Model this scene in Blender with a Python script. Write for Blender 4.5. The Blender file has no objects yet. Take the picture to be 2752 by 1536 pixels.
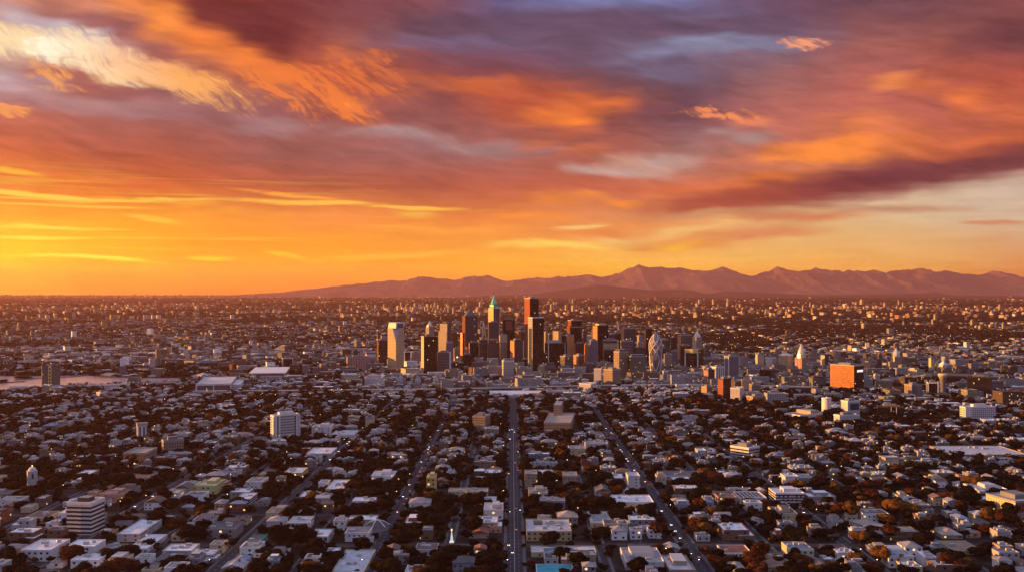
import bpy, math, random
import numpy as np
from mathutils import Vector, Matrix
# ------------------------------------------------------------------ camera
F, CX, HY, CAM_H = 2643.0, 1376.0, 777.0, 210.0      # focal length / centre / horizon in photo pixels, eye height (m)
scene = bpy.context.scene
col = scene.collection
cam_data = bpy.data.cameras.new('camera'); cam = bpy.data.objects.new('camera', cam_data); col.objects.link(cam)
cam_data.sensor_width = 36.0; cam_data.lens = 36.0 * F / 2752.0
cam_data.clip_start = 1.0; cam_data.clip_end = 200000.0
cam.location = (0, 0, CAM_H)
cam.rotation_euler = (math.radians(90) + math.atan((HY - 768.0) / F), 0, 0)
scene.camera = cam
# ------------------------------------------------------------------ render settings
scene.view_settings.view_transform = 'Standard'; scene.view_settings.look = 'None'
scene.view_settings.exposure = 1.3; scene.view_settings.gamma = 1.0
cy = scene.cycles
cy.max_bounces = 4; cy.diffuse_bounces = 2; cy.glossy_bounces = 2; cy.transmission_bounces = 2
cy.volume_bounces = 1; cy.transparent_max_bounces = 4
cy.caustics_reflective = False; cy.caustics_refractive = False
cy.sample_clamp_indirect = 4.0
cy.use_denoising = True
# ------------------------------------------------------------------ sun
SUN_AZ, SUN_EL = -87.0, 5.2                            # degrees from the view direction (left is negative)
sd = bpy.data.lights.new('sun', 'SUN'); sd.energy = 5.0; sd.angle = math.radians(0.5); sd.color = (1.0, 0.43, 0.085)
sun = bpy.data.objects.new('sun', sd); col.objects.link(sun)
_a, _e = math.radians(SUN_AZ), math.radians(SUN_EL)
sun_dir = Vector((math.sin(_a) * math.cos(_e), math.cos(_a) * math.cos(_e), math.sin(_e)))
sun.rotation_euler = sun_dir.to_track_quat('Z', 'Y').to_euler(); sun.location = (-400, 600, 900)
# ------------------------------------------------------------------ sky
def lin(c):
    return tuple(((v / 255.0) / 12.92 if v / 255.0 <= 0.04045 else ((v / 255.0 + 0.055) / 1.055) ** 2.4) for v in c)
def px_dir(x, y):                                      # pixel of the photograph -> azimuth, elevation (degrees)
    dx, dz = (x - CX) / F, (HY - y) / F
    return math.degrees(math.atan(dx)), math.degrees(math.atan2(dz, math.hypot(1, dx)))
HAZE_D = 2.8e-5
SKY_STRENGTH, ZEN = 0.406, (0.37, 0.39, 0.60)
world = bpy.data.worlds.new('World'); scene.world = world; world.use_nodes = True
wt = world.node_tree; wt.nodes.clear()
class NT:
    def __init__(s, t): s.t = t
    def n(s, kind, **kw):
        nd = s.t.nodes.new(kind)
        for k, v in kw.items(): setattr(nd, k, v)
        return nd
    def l(s, a, b): s.t.links.new(a, b)
    def val(s, sock, v):
        if isinstance(v, bpy.types.NodeSocket): s.l(v, sock)
        elif v is not None:
            if hasattr(sock, 'default_value'):
                try: sock.default_value = v
                except Exception: sock.default_value = tuple(v) + (1.0,)
    def math(s, op, a, b=None, c=None, clamp=False):
        nd = s.n('ShaderNodeMath', operation=op, use_clamp=clamp)
        for i, v in enumerate((a, b, c)): s.val(nd.inputs[i], v)
        return nd.outputs[0]
    def vmath(s, op, a, b=None, scale=None):
        nd = s.n('ShaderNodeVectorMath', operation=op)
        s.val(nd.inputs[0], a); s.val(nd.inputs[1], b)
        if scale is not None: s.val(nd.inputs['Scale'], scale)
        return nd.outputs[0]
    def mix(s, fac, a, b, blend='MIX'):
        nd = s.n('ShaderNodeMixRGB', blend_type=blend)
        s.val(nd.inputs[0], fac); s.val(nd.inputs[1], a); s.val(nd.inputs[2], b)
        return nd.outputs[0]
    def maprange(s, v, a, b, c=0.0, d=1.0, smooth=False):
        nd = s.n('ShaderNodeMapRange', interpolation_type='SMOOTHSTEP' if smooth else 'LINEAR')
        for i, q in enumerate((v, a, b, c, d)): s.val(nd.inputs[i], q)
        return nd.outputs[0]
    def noise(s, vec, scale, detail=3, rough=0.5, dims='2D', dist=0.0):
        nd = s.n('ShaderNodeTexNoise', noise_dimensions=dims)
        s.val(nd.inputs['Vector'], vec); nd.inputs['Scale'].default_value = scale
        nd.inputs['Detail'].default_value = detail; nd.inputs['Roughness'].default_value = rough
        nd.inputs['Distortion'].default_value = dist
        return nd
W = NT(wt)
tc = W.n('ShaderNodeTexCoord'); sep = W.n('ShaderNodeSeparateXYZ'); W.l(tc.outputs['Generated'], sep.inputs[0])
DX, DY, DZ = sep.outputs
az = W.math('MULTIPLY', W.math('ARCTAN2', DX, DY), 57.29578)
hyp = W.math('SQRT', W.math('ADD', W.math('MULTIPLY', DX, DX), W.math('MULTIPLY', DY, DY)))
el = W.math('MULTIPLY', W.math('ARCTAN2', DZ, hyp), 57.29578)
comb = W.n('ShaderNodeCombineXYZ'); W.l(az, comb.inputs[0]); W.l(el, comb.inputs[1])
P0 = comb.outputs[0]
def stretched(ax, ay, rot=0.0):
    m = W.n('ShaderNodeMapping'); W.l(P0, m.inputs['Vector'])
    m.inputs['Rotation'].default_value = (0, 0, math.radians(rot)); m.inputs['Scale'].default_value = (ax, ay, 1)
    return m.outputs[0]
def warp(vec, amount):
    return W.vmath('ADD', P0, W.vmath('MULTIPLY', W.vmath('SUBTRACT', vec, (0.5, 0.5, 0.5)), amount))
n1 = W.noise(stretched(0.10, 0.28, 4), 1.0, 4, 0.55)
n2 = W.noise(stretched(0.55, 1.9, 16), 1.0, 5, 0.6)
n3 = W.noise(stretched(0.22, 2.6, 1), 1.0, 4, 0.6)
PS = warp(n1.outputs['Color'], (3.4, 1.7, 0))                                                     # soft
PW = W.vmath('ADD', PS, W.vmath('MULTIPLY', W.vmath('SUBTRACT', n2.outputs['Color'], (0.5,) * 3), (2.6, 1.5, 0)))   # wisps
PT = W.vmath('ADD', P0, W.vmath('MULTIPLY', W.vmath('SUBTRACT', n1.outputs['Color'], (0.5,) * 3), (1.8, 0.8, 0)))   # thin streaks
GX = [0, 229, 459, 688, 917, 1147, 1376, 1605, 1835, 2064, 2293, 2523, 2752]
GY = [0, 100, 200, 300, 400, 500, 600, 700, 777]
GRID = [
 [(188,128,118),(200,120,92),(190,90,52),(115,50,52),(128,70,78),(132,80,90),(105,90,130),(116,110,152),(112,102,142),(108,76,98),(114,74,86),(116,72,82),(140,78,78)],
 [(215,170,150),(205,150,140),(215,112,62),(130,52,48),(155,86,80),(122,82,96),(118,92,120),(112,90,112),(122,104,130),(122,106,134),(158,94,90),(155,88,82),(122,70,75)],
 [(186,160,166),(186,110,95),(190,110,92),(205,105,65),(200,98,65),(145,76,76),(125,70,80),(112,82,100),(112,88,110),(148,98,100),(182,100,90),(185,95,78),(180,85,70)],
 [(185,105,92),(172,105,98),(152,104,108),(150,94,98),(165,86,76),(146,86,86),(165,86,76),(180,88,66),(116,74,84),(188,108,98),(196,106,90),(182,96,84),(202,102,70)],
 [(205,105,70),(180,92,72),(170,88,72),(156,92,86),(155,95,92),(160,104,104),(160,100,95),(165,90,80),(165,115,112),(190,110,95),(215,115,78),(205,105,70),(150,75,70)],
 [(238,132,66),(226,116,62),(206,100,64),(190,95,70),(178,92,72),(178,92,75),(190,98,78),(200,105,80),(218,114,76),(200,110,85),(210,175,145),(214,184,155),(206,176,158)],
 [(255,188,66),(255,175,62),(253,165,62),(250,152,68),(248,150,70),(243,142,72),(236,136,74),(232,150,95),(236,170,110),(228,180,125),(222,180,132),(218,182,145),(216,178,148)],
 [(255,205,62),(255,185,58),(253,170,58),(253,163,60),(253,163,62),(250,165,72),(250,172,76),(252,184,88),(250,180,92),(243,176,100),(240,170,100),(235,165,100),(228,150,100)],
 [(255,172,56),(254,155,56),(252,146,58),(250,141,60),(250,142,62),(251,148,66),(252,154,68),(250,155,70),(248,150,72),(246,144,74),(244,140,74),(240,132,72),(234,120,70)]]
# the rows are typed at photo pixels; resample them at even azimuth / elevation steps
def grid_at(x, y):
    x = min(max(x, 0), 2751.9); y = min(max(y, 0), 776.9)
    i = next(k for k in range(12) if GX[k + 1] > x); j = next(k for k in range(8) if GY[k + 1] > y)
    u = (x - GX[i]) / (GX[i + 1] - GX[i]); v = (y - GY[j]) / (GY[j + 1] - GY[j])
    out = []
    for c in range(3):
        a = GRID[j][i][c] * (1 - u) + GRID[j][i + 1][c] * u; b = GRID[j + 1][i][c] * (1 - u) + GRID[j + 1][i + 1][c] * u
        out.append(a * (1 - v) + b * v)
    return tuple(out)
sepS = W.n('ShaderNodeSeparateXYZ'); W.l(PS, sepS.inputs[0])
S, WI, T = 's', 'w', 't'
STROKES = [
 (60,108,230,60,8,(255,226,180),.9,S),(150,128,130,40,10,(255,246,215),.8,S),(290,158,200,60,22,(252,216,176),.8,S),(430,206,170,48,22,(245,180,128),.7,S),(530,236,130,40,20,(236,150,92),.6,S),
 (1740,628,190,16,-3,(246,202,128),.9,S),(1850,582,220,14,-5,(242,200,136),.9,S),(1650,546,110,16,4,(252,144,68),.9,S),(1200,620,260,16,1,(252,165,78),.7,S),(540,556,180,12,9,(254,175,74),.8,S),(300,490,240,12,3,(248,155,72),.8,S),
 (640,55,250,95,25,(112,50,55),.95,S),(180,8,300,24,6,(226,148,118),.6,S),(120,62,230,34,16,(190,178,192),.85,S),(290,112,110,22,22,(186,168,182),.7,S),
 (215,42,190,40,20,(152,95,96),.85,S),(390,108,200,52,28,(150,90,94),.85,S),(570,182,190,38,26,(158,90,84),.75,S),
 (450,62,210,58,38,(255,148,72),.95,S),(590,132,190,46,34,(246,132,66),.9,S),(700,188,120,44,30,(252,136,64),.85,S),
 (250,222,300,52,15,(162,96,92),.85,S),(450,262,180,26,8,(148,94,98),.7,S),(40,222,200,44,5,(192,164,172),.7,S),(240,284,320,36,5,(170,132,136),.7,S),
 (60,108,210,48,8,(255,222,172),.95,WI),(150,128,100,30,8,(255,250,225),.95,WI),(290,158,190,50,22,(255,226,184),.9,WI),(420,206,190,38,24,(252,188,136),.8,WI),
 (525,236,140,40,24,(252,172,96),.85,WI),(170,200,60,34,20,(250,166,92),.8,WI),(390,216,120,14,20,(255,196,104),.9,S),
 (15,292,80,16,22,(248,158,92),.85,WI),
 (760,208,170,30,12,(238,124,64),.85,WI),(730,256,130,28,32,(242,130,68),.85,WI),(880,268,150,32,28,(240,126,64),.95,WI),(935,292,60,20,35,(252,138,66),.9,S),
 (900,212,130,20,25,(230,116,64),.9,WI),(985,208,130,26,38,(226,116,64),.9,WI),(965,146,80,36,20,(206,110,76),.75,S),(1052,188,80,26,45,(216,112,70),.85,WI),
 (1240,234,230,18,4,(222,112,64),.9,S),(1345,230,130,24,5,(238,124,62),.9,S),(1115,266,70,18,35,(184,98,76),.7,S),
 (1500,70,520,70,0,(104,78,98),.75,S),(1900,60,420,50,2,(106,78,98),.8,S),(1650,230,330,60,4,(112,76,88),.7,S),(1200,106,260,32,0,(122,100,128),.7,S),(1190,52,220,46,0,(98,70,86),.7,S),
 (720,336,180,32,0,(166,128,130),.75,S),(1080,364,280,22,5,(168,134,134),.9,S),(1330,392,240,26,3,(166,130,130),.75,S),
 (1480,262,300,80,4,(188,88,64),.9,S),(1530,304,120,36,10,(255,136,60),.95,S),(1565,282,210,34,-8,(226,116,64),.85,S),(1590,252,130,18,15,(212,106,64),.7,S),
 (1500,372,90,26,-20,(206,106,74),.7,S),(1625,424,130,16,12,(226,120,80),.85,S),(1740,300,180,60,-18,(114,72,82),.75,S),
 (1720,8,360,30,0,(120,120,164),.9,S),(1780,132,200,26,-12,(134,128,158),.85,S),(1940,120,260,30,0,(136,134,162),.9,S),(1750,190,130,30,5,(126,114,142),.6,S),
 (2140,115,60,20,10,(252,158,112),.95,WI),(1930,308,120,18,8,(246,142,94),.95,WI),(2050,332,130,12,7,(228,128,96),.8,S),
 (2395,214,95,24,25,(248,144,82),.95,S),(2600,262,160,40,22,(236,122,68),.9,S),(2690,100,150,36,-20,(120,66,72),.85,S),(2330,160,200,30,5,(150,86,86),.5,S),
 (2310,338,140,36,8,(236,132,80),.85,S),(2230,406,250,42,-3,(255,142,66),.95,S),(2085,478,220,26,-10,(252,138,66),.95,S),(2620,382,230,36,-10,(224,114,70),.8,S),
 (1990,366,130,18,8,(172,144,142),.8,S),(1700,442,190,24,-3,(198,170,162),.9,T),(1590,458,150,18,6,(192,160,152),.8,T),(1800,432,120,12,0,(190,150,140),.6,T),
 (2360,480,560,74,-9,(140,66,66),1.0,S),(2500,455,330,46,-9,(122,62,68),.9,S),(1960,540,340,48,-5,(172,82,68),.95,S),(2660,436,230,42,-8,(128,68,70),.9,S),
 (2420,570,300,12,-3,(198,142,116),.9,T),(2150,592,330,16,-3,(214,128,92),.95,T),(2700,603,100,7,0,(214,138,100),.85,T),
 (2050,630,230,20,-2,(220,136,94),.95,T),(1820,652,220,24,0,(232,146,82),.95,T),(1815,654,60,16,0,(255,188,70),.8,T),(1650,612,260,24,-3,(234,138,80),.85,T),
 (1560,608,90,6,-4,(246,194,118),.9,T),(1490,656,200,12,0,(255,208,104),.9,T),
 (1540,530,100,11,4,(252,148,68),.95,T),(1460,545,90,12,4,(240,140,70),.7,T),(1420,586,130,14,2,(248,148,70),.8,T),
 (110,526,270,7,4,(255,205,88),1.0,T),(380,540,230,7,0,(255,196,82),.95,T),(0,462,130,9,8,(255,180,70),.95,T),
 (770,526,150,7,7,(254,164,76),.95,T),(960,554,390,7,2,(255,186,82),1.0,T),(1110,574,70,12,3,(255,224,92),.95,T),
 (400,590,90,7,8,(255,206,80),.6,T),(80,606,150,7,5,(255,218,86),1.0,T),(100,642,170,6,3,(255,224,88),1.0,T),
 (160,695,270,7,1.5,(255,230,92),1.0,T),(570,690,80,7,3,(255,208,74),.9,T),
 (762,684,60,7,10,(255,208,76),.6,T),(1010,692,260,8,-3,(255,196,86),.45,T),
 (880,570,300,16,1,(240,140,84),.5,T),(900,606,200,16,0,(242,140,84),.6,T),]

# broad clouds: rows of colour ramps over azimuth, one row per elevation step, blended and then bent by noise
ELS = [0.0, 0.5, 1.0, 1.4, 1.8, 2.2, 2.6, 3.0, 3.4, 3.8, 4.2, 4.6, 5.0, 5.45, 5.9, 6.4, 6.9, 7.4, 7.9, 8.4, 8.9, 9.4, 9.9, 10.4, 10.9, 11.4, 11.9, 12.4, 12.9, 13.4, 13.9, 14.4, 14.9, 15.5, 16.3]
AZ0, AZ1, NA = -29.0, 29.0, 31
DETAIL = [q for q in STROKES if q[7] == WI or (q[7] == T and q[3] <= 9)]
def broad(a, e):
    dx = math.tan(math.radians(a)); x = CX + F * dx; y = HY - F * math.tan(math.radians(e)) * math.hypot(1, dx)
    c = np.array([max(v, 1) for v in grid_at(x, y)], float)
    for (sx, sy, rx, ry, tilt, sc, al, kind) in STROKES:
        if kind == WI or (kind == T and ry <= 9): continue
        t = math.radians(tilt); ux, uy = x - sx, y - sy
        p = (ux * math.cos(t) + uy * math.sin(t)) / (rx * 1.1); q = (-ux * math.sin(t) + uy * math.cos(t)) / (ry * 1.1)
        g = min(1.0, max(0.0, (1 - math.hypot(p, q)) / 0.75)); g = g * g * (3 - 2 * g) * al
        c = c * (1 - g) + np.array(sc) * g
    return tuple(c)
azf = W.maprange(sepS.outputs[0], AZ0, AZ1); elw = sepS.outputs[1]
def ramp(stops, sock, interp='LINEAR'):
    r = W.n('ShaderNodeValToRGB'); cr = r.color_ramp; cr.interpolation = interp
    while len(cr.elements) < len(stops): cr.elements.new(0.5)
    for k, (p, c) in enumerate(stops): cr.elements[k].position = p
    for k, (p, c) in enumerate(stops): cr.elements[k].position = p; cr.elements[k].color = lin(c) + (1.0,)
    W.l(sock, r.inputs[0]); return r.outputs[0]
sky = None
for k, e in enumerate(ELS):
    st = [(i / (NA - 1), broad(AZ0 + (AZ1 - AZ0) * i / (NA - 1), e)) for i in range(NA)]
    azk = azf if k == 0 or k % 6 else W.math('MULTIPLY_ADD', sky, 1e-7, azf)     # keeps the shader compiler's stack small
    if k % 6 == 0: azf = azk
    o = ramp(st, azk, 'EASE')
    sky = o if sky is None else W.mix(W.maprange(elw, ELS[k - 1], e, smooth=True), sky, o)
# outside the frame: afterglow round the sun on the left, dusk behind
azc = W.math('MULTIPLY_ADD', az, 1 / 360.0, 0.5)
def far_ramp(cs): return ramp([((a + 180) / 360.0, c) for a, c in cs], azc, 'EASE')
farlo = far_ramp([(-180, (66, 54, 80)), (-112, (170, 105, 80)), (-68, (255, 214, 110)), (-32, (255, 200, 80)), (32, (222, 160, 108)), (75, (180, 115, 105)), (120, (92, 66, 86)), (180, (66, 54, 80))])
farhi = far_ramp([(-180, (74, 80, 122)), (-112, (120, 104, 134)), (-68, (225, 160, 120)), (-32, (190, 140, 130)), (32, (135, 85, 90)), (75, (122, 106, 138)), (120, (84, 84, 124)), (180, (74, 80, 122))])
far = W.mix(W.maprange(el, 1.0, 15.0, smooth=True), farlo, farhi)
sky = W.mix(W.maprange(W.math('ABSOLUTE', az), 27.6, 36, smooth=True), sky, far)
n5 = W.noise(warp(n1.outputs['Color'], (3.4, 1.7, 0)), 1.0, 6, 0.62)
mp5 = W.n('ShaderNodeMapping'); W.l(PS, mp5.inputs['Vector']); mp5.inputs['Rotation'].default_value = (0, 0, math.radians(11)); mp6 = W.n('ShaderNodeMapping'); W.l(mp5.outputs[0], mp6.inputs['Vector']); mp6.inputs['Scale'].default_value = (0.26, 1.5, 1); W.l(mp6.outputs[0], n5.inputs['Vector'])
tex = W.math('ADD', W.math('MULTIPLY', W.math('SUBTRACT', n3.outputs[0], 0.5), 0.22), 1.0)
tex = W.math('ADD', tex, W.math('MULTIPLY', W.math('SUBTRACT', n5.outputs[0], 0.5), W.maprange(el, 3.0, 8.0, 0.15, 0.75, smooth=True)))
sky = W.mix(1.0, sky, tex, 'MULTIPLY')
# the clear dusk sky above the clouds
nsk = W.n('ShaderNodeTexSky', sky_type='NISHITA'); nsk.sun_disc = False
nsk.sun_elevation = math.radians(SUN_EL); nsk.sun_rotation = math.radians(SUN_AZ); nsk.altitude = 200
zen = W.mix(1.0, W.mix(1.0, nsk.outputs[0], (0.10, 0.10, 0.10, 1), 'MULTIPLY'), ZEN + (1,), 'ADD')
sky = W.mix(W.maprange(el, 16.6, 27, smooth=True), sky, zen)
def fibres(vec, ax, ay, rot):
    m1 = W.n('ShaderNodeMapping'); W.l(vec, m1.inputs['Vector']); m1.inputs['Rotation'].default_value = (0, 0, math.radians(rot))
    m2 = W.n('ShaderNodeMapping'); W.l(m1.outputs[0], m2.inputs['Vector']); m2.inputs['Scale'].default_value = (ax, ay, 1); return m2.outputs[0]
nw2 = W.noise(fibres(PS, 0.55, 3.2, 42), 1.0, 5, 0.62)
NWv = W.maprange(nw2.outputs[0], 0.32, 0.66, 0.12, 1.35)
n4 = W.noise(stretched(0.075, 4.2, 1.2), 1.0, 3, 0.5)
reg = W.math('MULTIPLY', W.maprange(az, -2.0, -22.0, smooth=True), W.math('MULTIPLY', W.maprange(el, 0.8, 2.0, smooth=True), W.maprange(el, 7.2, 4.6, smooth=True)))
sky = W.mix(W.math('MULTIPLY', W.maprange(n4.outputs[0], 0.53, 0.72, 0.0, 0.5, smooth=True), reg), sky, lin((255, 214, 84)) + (1,))
NTv = W.maprange(n3.outputs[0], 0.32, 0.66, 0.35, 1.4)
COORD = {WI: PW, T: PT}
for i_s, (x, y, rx, ry, tilt, c, al, kind) in enumerate(DETAIL):
    if i_s % 12 == 0 and i_s:
        COORD = {k: W.vmath('ADD', q, W.vmath('SCALE', sky, scale=1e-7)) for k, q in ((WI, PW), (T, PT))}
    a0, e0 = px_dir(x, y); t = math.radians(tilt)
    a1, e1 = px_dir(x + 30 * math.cos(t), y + 30 * math.sin(t)); a2, e2 = px_dir(x - 30 * math.sin(t), y + 30 * math.cos(t))
    la = math.hypot(a1 - a0, e1 - e0) / 30 * rx; lb = math.hypot(a2 - a0, e2 - e0) / 30 * ry
    m = W.n('ShaderNodeMapping', vector_type='TEXTURE'); W.l(COORD[kind], m.inputs['Vector'])
    m.inputs['Location'].default_value = (a0, e0, 0); m.inputs['Rotation'].default_value = (0, 0, math.atan2(e1 - e0, a1 - a0))
    m.inputs['Scale'].default_value = (la * 1.25, lb * 1.4, 1)
    g = W.n('ShaderNodeTexGradient', gradient_type='SPHERICAL'); W.l(m.outputs[0], g.inputs[0])
    v = W.math('MULTIPLY', g.outputs[1], {WI: NWv, T: NTv}[kind])
    f = W.maprange(v, 0.0, 0.72, 0.0, al, smooth=True)
    sky = W.mix(f, sky, lin(c) + (1,))
# what reaches the eye passes the haze below: give the sky behind it the radiance that leaves the typed colours after the air has dimmed and veiled them
sinel = W.math('MAXIMUM', W.math('SINE', W.math('MULTIPLY', el, 0.0174533)), 0.019)
tau = W.math('DIVIDE', HAZE_D * 700.0, sinel); Tt = W.math('POWER', 2.71828, W.math('MULTIPLY', tau, -1.0)); veil = W.math('SUBTRACT', 1.0, Tt)
vc = W.n('ShaderNodeCombineColor')
for i_, jv in enumerate((0.55, 0.155, 0.12)): W.l(W.math('MULTIPLY', veil, jv), vc.inputs[i_])
tcn = W.n('ShaderNodeCombineColor')
for i_ in range(3): W.l(Tt, tcn.inputs[i_])
sky = W.vmath('MAXIMUM', W.vmath('DIVIDE', W.vmath('SUBTRACT', sky, vc.outputs[0]), tcn.outputs[0]), (0.01, 0.01, 0.01))
sky = W.vmath('MINIMUM', sky, (2.6, 2.6, 2.6))
bgc = W.n('ShaderNodeBackground'); W.l(sky, bgc.inputs[0]); bgc.inputs[1].default_value = SKY_STRENGTH
wo = W.n('ShaderNodeOutputWorld'); W.l(bgc.outputs[0], wo.inputs[0])
world.cycles.sampling_method = 'MANUAL'; world.cycles.sample_map_resolution = 256
# ------------------------------------------------------------------ helpers
rng = np.random.default_rng(11); rnd = random.Random(5)
def depth(y): return F * CAM_H / (y - HY)              # distance of the ground point seen at photo row y
def wx(x, d): return (x - CX) * d / F                  # metres right of the view axis
def tag(o, label=None, cat=None, group=None, kind=None):
    if label: o['label'] = label
    if cat: o['category'] = cat
    if group: o['group'] = group
    if kind: o['kind'] = kind
    return o
def auto_uv(me):
    nl = len(me.loops)
    vi = np.empty(nl, np.int32); me.loops.foreach_get('vertex_index', vi)
    co = np.empty(len(me.vertices) * 3, np.float32); me.vertices.foreach_get('co', co); co = co.reshape(-1, 3)[vi]
    nr = np.empty(len(me.polygons) * 3, np.float32); me.polygons.foreach_get('normal', nr); nr = nr.reshape(-1, 3)
    lt = np.empty(len(me.polygons), np.int32); me.polygons.foreach_get('loop_total', lt)
    nr = np.repeat(nr, lt, axis=0)
    wall = np.abs(nr[:, 2]) < 0.5
    ln = np.hypot(nr[:, 0], nr[:, 1]) + 1e-9
    u = np.where(wall, (-nr[:, 1] * co[:, 0] + nr[:, 0] * co[:, 1]) / ln, co[:, 0]); v = np.where(wall, co[:, 2], co[:, 1])
    uv = me.uv_layers.new(name='UVMap'); uv.data.foreach_set('uv', np.stack([u, v], 1).astype(np.float32).ravel())
class MB:
    """collects faces and links them as one mesh object"""
    def __init__(s): s.v, s.f, s.m, s.c = [], [], [], []
    def face(s, pts, m=0, c=(1, 1, 1)):
        b = len(s.v); s.v += [tuple(p) for p in pts]; s.f.append(tuple(range(b, b + len(pts)))); s.m.append(m); s.c.append(c)
    def box(s, x0, x1, y0, y1, z0, z1, m=0, mt=None, c=(1, 1, 1), ct=None, bottom=False):
        mt = m if mt is None else mt; ct = c if ct is None else ct
        mm = m if isinstance(m, (list, tuple)) else (m, m, m, m)      # front, right, back, left
        if isinstance(mt, (list, tuple)): mt = mt[0]
        s.face([(x0, y0, z0), (x1, y0, z0), (x1, y0, z1), (x0, y0, z1)], mm[0], c)
        s.face([(x1, y0, z0), (x1, y1, z0), (x1, y1, z1), (x1, y0, z1)], mm[1], c)
        s.face([(x1, y1, z0), (x0, y1, z0), (x0, y1, z1), (x1, y1, z1)], mm[2], c)
        s.face([(x0, y1, z0), (x0, y0, z0), (x0, y0, z1), (x0, y1, z1)], mm[3], c)
        s.face([(x0, y0, z1), (x1, y0, z1), (x1, y1, z1), (x0, y1, z1)], mt, ct)
        if bottom: s.face([(x0, y1, z0), (x1, y1, z0), (x1, y0, z0), (x0, y0, z0)], mm[0], c)
        return s
    def loft(s, secs, n=4, m=0, cap=True, c=(1, 1, 1), phase=None, twist=None):
        rings = []
        for k, sec in enumerate(secs):
            z, w, d = sec[:3]; ox, oy = (sec[3], sec[4]) if len(sec) > 3 else (0, 0)
            tw = twist[k] if twist else 0.0
            if n == 4: ring = [(-w / 2, -d / 2), (w / 2, -d / 2), (w / 2, d / 2), (-w / 2, d / 2)]
            else:
                ph = 0 if phase is None else phase
                ring = [(w / 2 * math.cos(2 * math.pi * i / n + ph), d / 2 * math.sin(2 * math.pi * i / n + ph)) for i in range(n)]
            ca, sa = math.cos(tw), math.sin(tw)
            rings.append([(p * ca - q * sa + ox, p * sa + q * ca + oy, z) for p, q in ring])
        for a, b in zip(rings, rings[1:]):
            for i in range(n):
                j = (i + 1) % n; s.face([a[i], a[j], b[j], b[i]], m, c)
        if cap: s.face(rings[-1], m, c)
        return s
    def tube(s, p, q, r0, r1=None, n=5, m=0):
        r1 = r0 if r1 is None else r1
        p, q = Vector(p), Vector(q); ax = (q - p).normalized(); u = ax.orthogonal().normalized(); w = ax.cross(u)
        A = [p + (u * math.cos(2 * math.pi * i / n) + w * math.sin(2 * math.pi * i / n)) * r0 for i in range(n)]
        B = [q + (u * math.cos(2 * math.pi * i / n) + w * math.sin(2 * math.pi * i / n)) * r1 for i in range(n)]
        for i in range(n):
            j = (i + 1) % n; s.face([A[i], A[j], B[j], B[i]], m)
        s.face(A[::-1], m); s.face(B, m)
        return s
    def mesh(s, name, mats, smooth=False):
        me = bpy.data.meshes.new(name); me.from_pydata(s.v, [], s.f)
        for mt in mats: me.materials.append(mt)
        me.polygons.foreach_set('material_index', s.m)
        if any(c != (1, 1, 1) for c in s.c):
            ca = me.color_attributes.new('Col', 'FLOAT_COLOR', 'CORNER')
            arr = np.repeat(np.array([tuple(c) + (1.0,) for c in s.c], np.float32), [len(f) for f in s.f], axis=0); ca.data.foreach_set('color', arr.ravel())
        auto_uv(me)
        return me
    def build(s, name, mats, parent=None, loc=None, rot=0.0):
        if not isinstance(mats, (list, tuple)): mats = [mats]
        o = bpy.data.objects.new(name, s.mesh(name, mats)); col.objects.link(o)
        if parent: o.parent = parent
        if loc: o.location = loc
        if rot: o.rotation_euler = (0, 0, rot)
        return o
def empty(name, loc, rot=0.0):
    o = bpy.data.objects.new(name, None); col.objects.link(o); o.location = loc; o.rotation_euler = (0, 0, rot); o.empty_display_size = 1.0
    return o
class Bulk:
    """numpy version of MB for what nobody could count"""
    def __init__(s): s.V, s.Q, s.T, s.qm, s.tm, s.qc, s.tc, s.n = [], [], [], [], [], [], [], 0
    def add(s, V, Q=None, T=None, qm=None, tm=None, qc=None, tc=None):
        V = V.reshape(-1, 3)
        if Q is not None: s.Q.append(Q.reshape(-1, 4) + s.n); s.qm.append(qm.ravel()); s.qc.append(qc.reshape(-1, 3))
        if T is not None: s.T.append(T.reshape(-1, 3) + s.n); s.tm.append(tm.ravel()); s.tc.append(tc.reshape(-1, 3))
        s.V.append(V); s.n += len(V)
    def build(s, name, mats, smooth=False, uv=True):
        V = np.concatenate(s.V).astype(np.float32)
        Q = np.concatenate(s.Q) if s.Q else np.zeros((0, 4), int); T = np.concatenate(s.T) if s.T else np.zeros((0, 3), int)
        me = bpy.data.meshes.new(name); me.vertices.add(len(V)); me.vertices.foreach_set('co', V.ravel())
        nl = Q.size + T.size; me.loops.add(nl); me.loops.foreach_set('vertex_index', np.concatenate([Q.ravel(), T.ravel()]).astype(np.int32))
        npoly = len(Q) + len(T); me.polygons.add(npoly)
        st = np.concatenate([np.arange(len(Q)) * 4, Q.size + np.arange(len(T)) * 3]).astype(np.int32)
        me.polygons.foreach_set('loop_start', st)
        me.polygons.foreach_set('material_index', np.concatenate(s.qm + s.tm).astype(np.int32))
        me.polygons.foreach_set('use_smooth', np.full(npoly, bool(smooth)))
        for mt in mats: me.materials.append(mt)
        me.update(calc_edges=True)
        C = np.concatenate([np.repeat(np.concatenate(s.qc), 4, 0) if s.qc else np.zeros((0, 3)), np.repeat(np.concatenate(s.tc), 3, 0) if s.tc else np.zeros((0, 3))])
        ca = me.color_attributes.new('Col', 'FLOAT_COLOR', 'CORNER')
        ca.data.foreach_set('color', np.concatenate([C, np.ones((len(C), 1))], 1).astype(np.float32).ravel())
        if uv: auto_uv(me)
        o = bpy.data.objects.new(name, me); col.objects.link(o)
        return o
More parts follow.
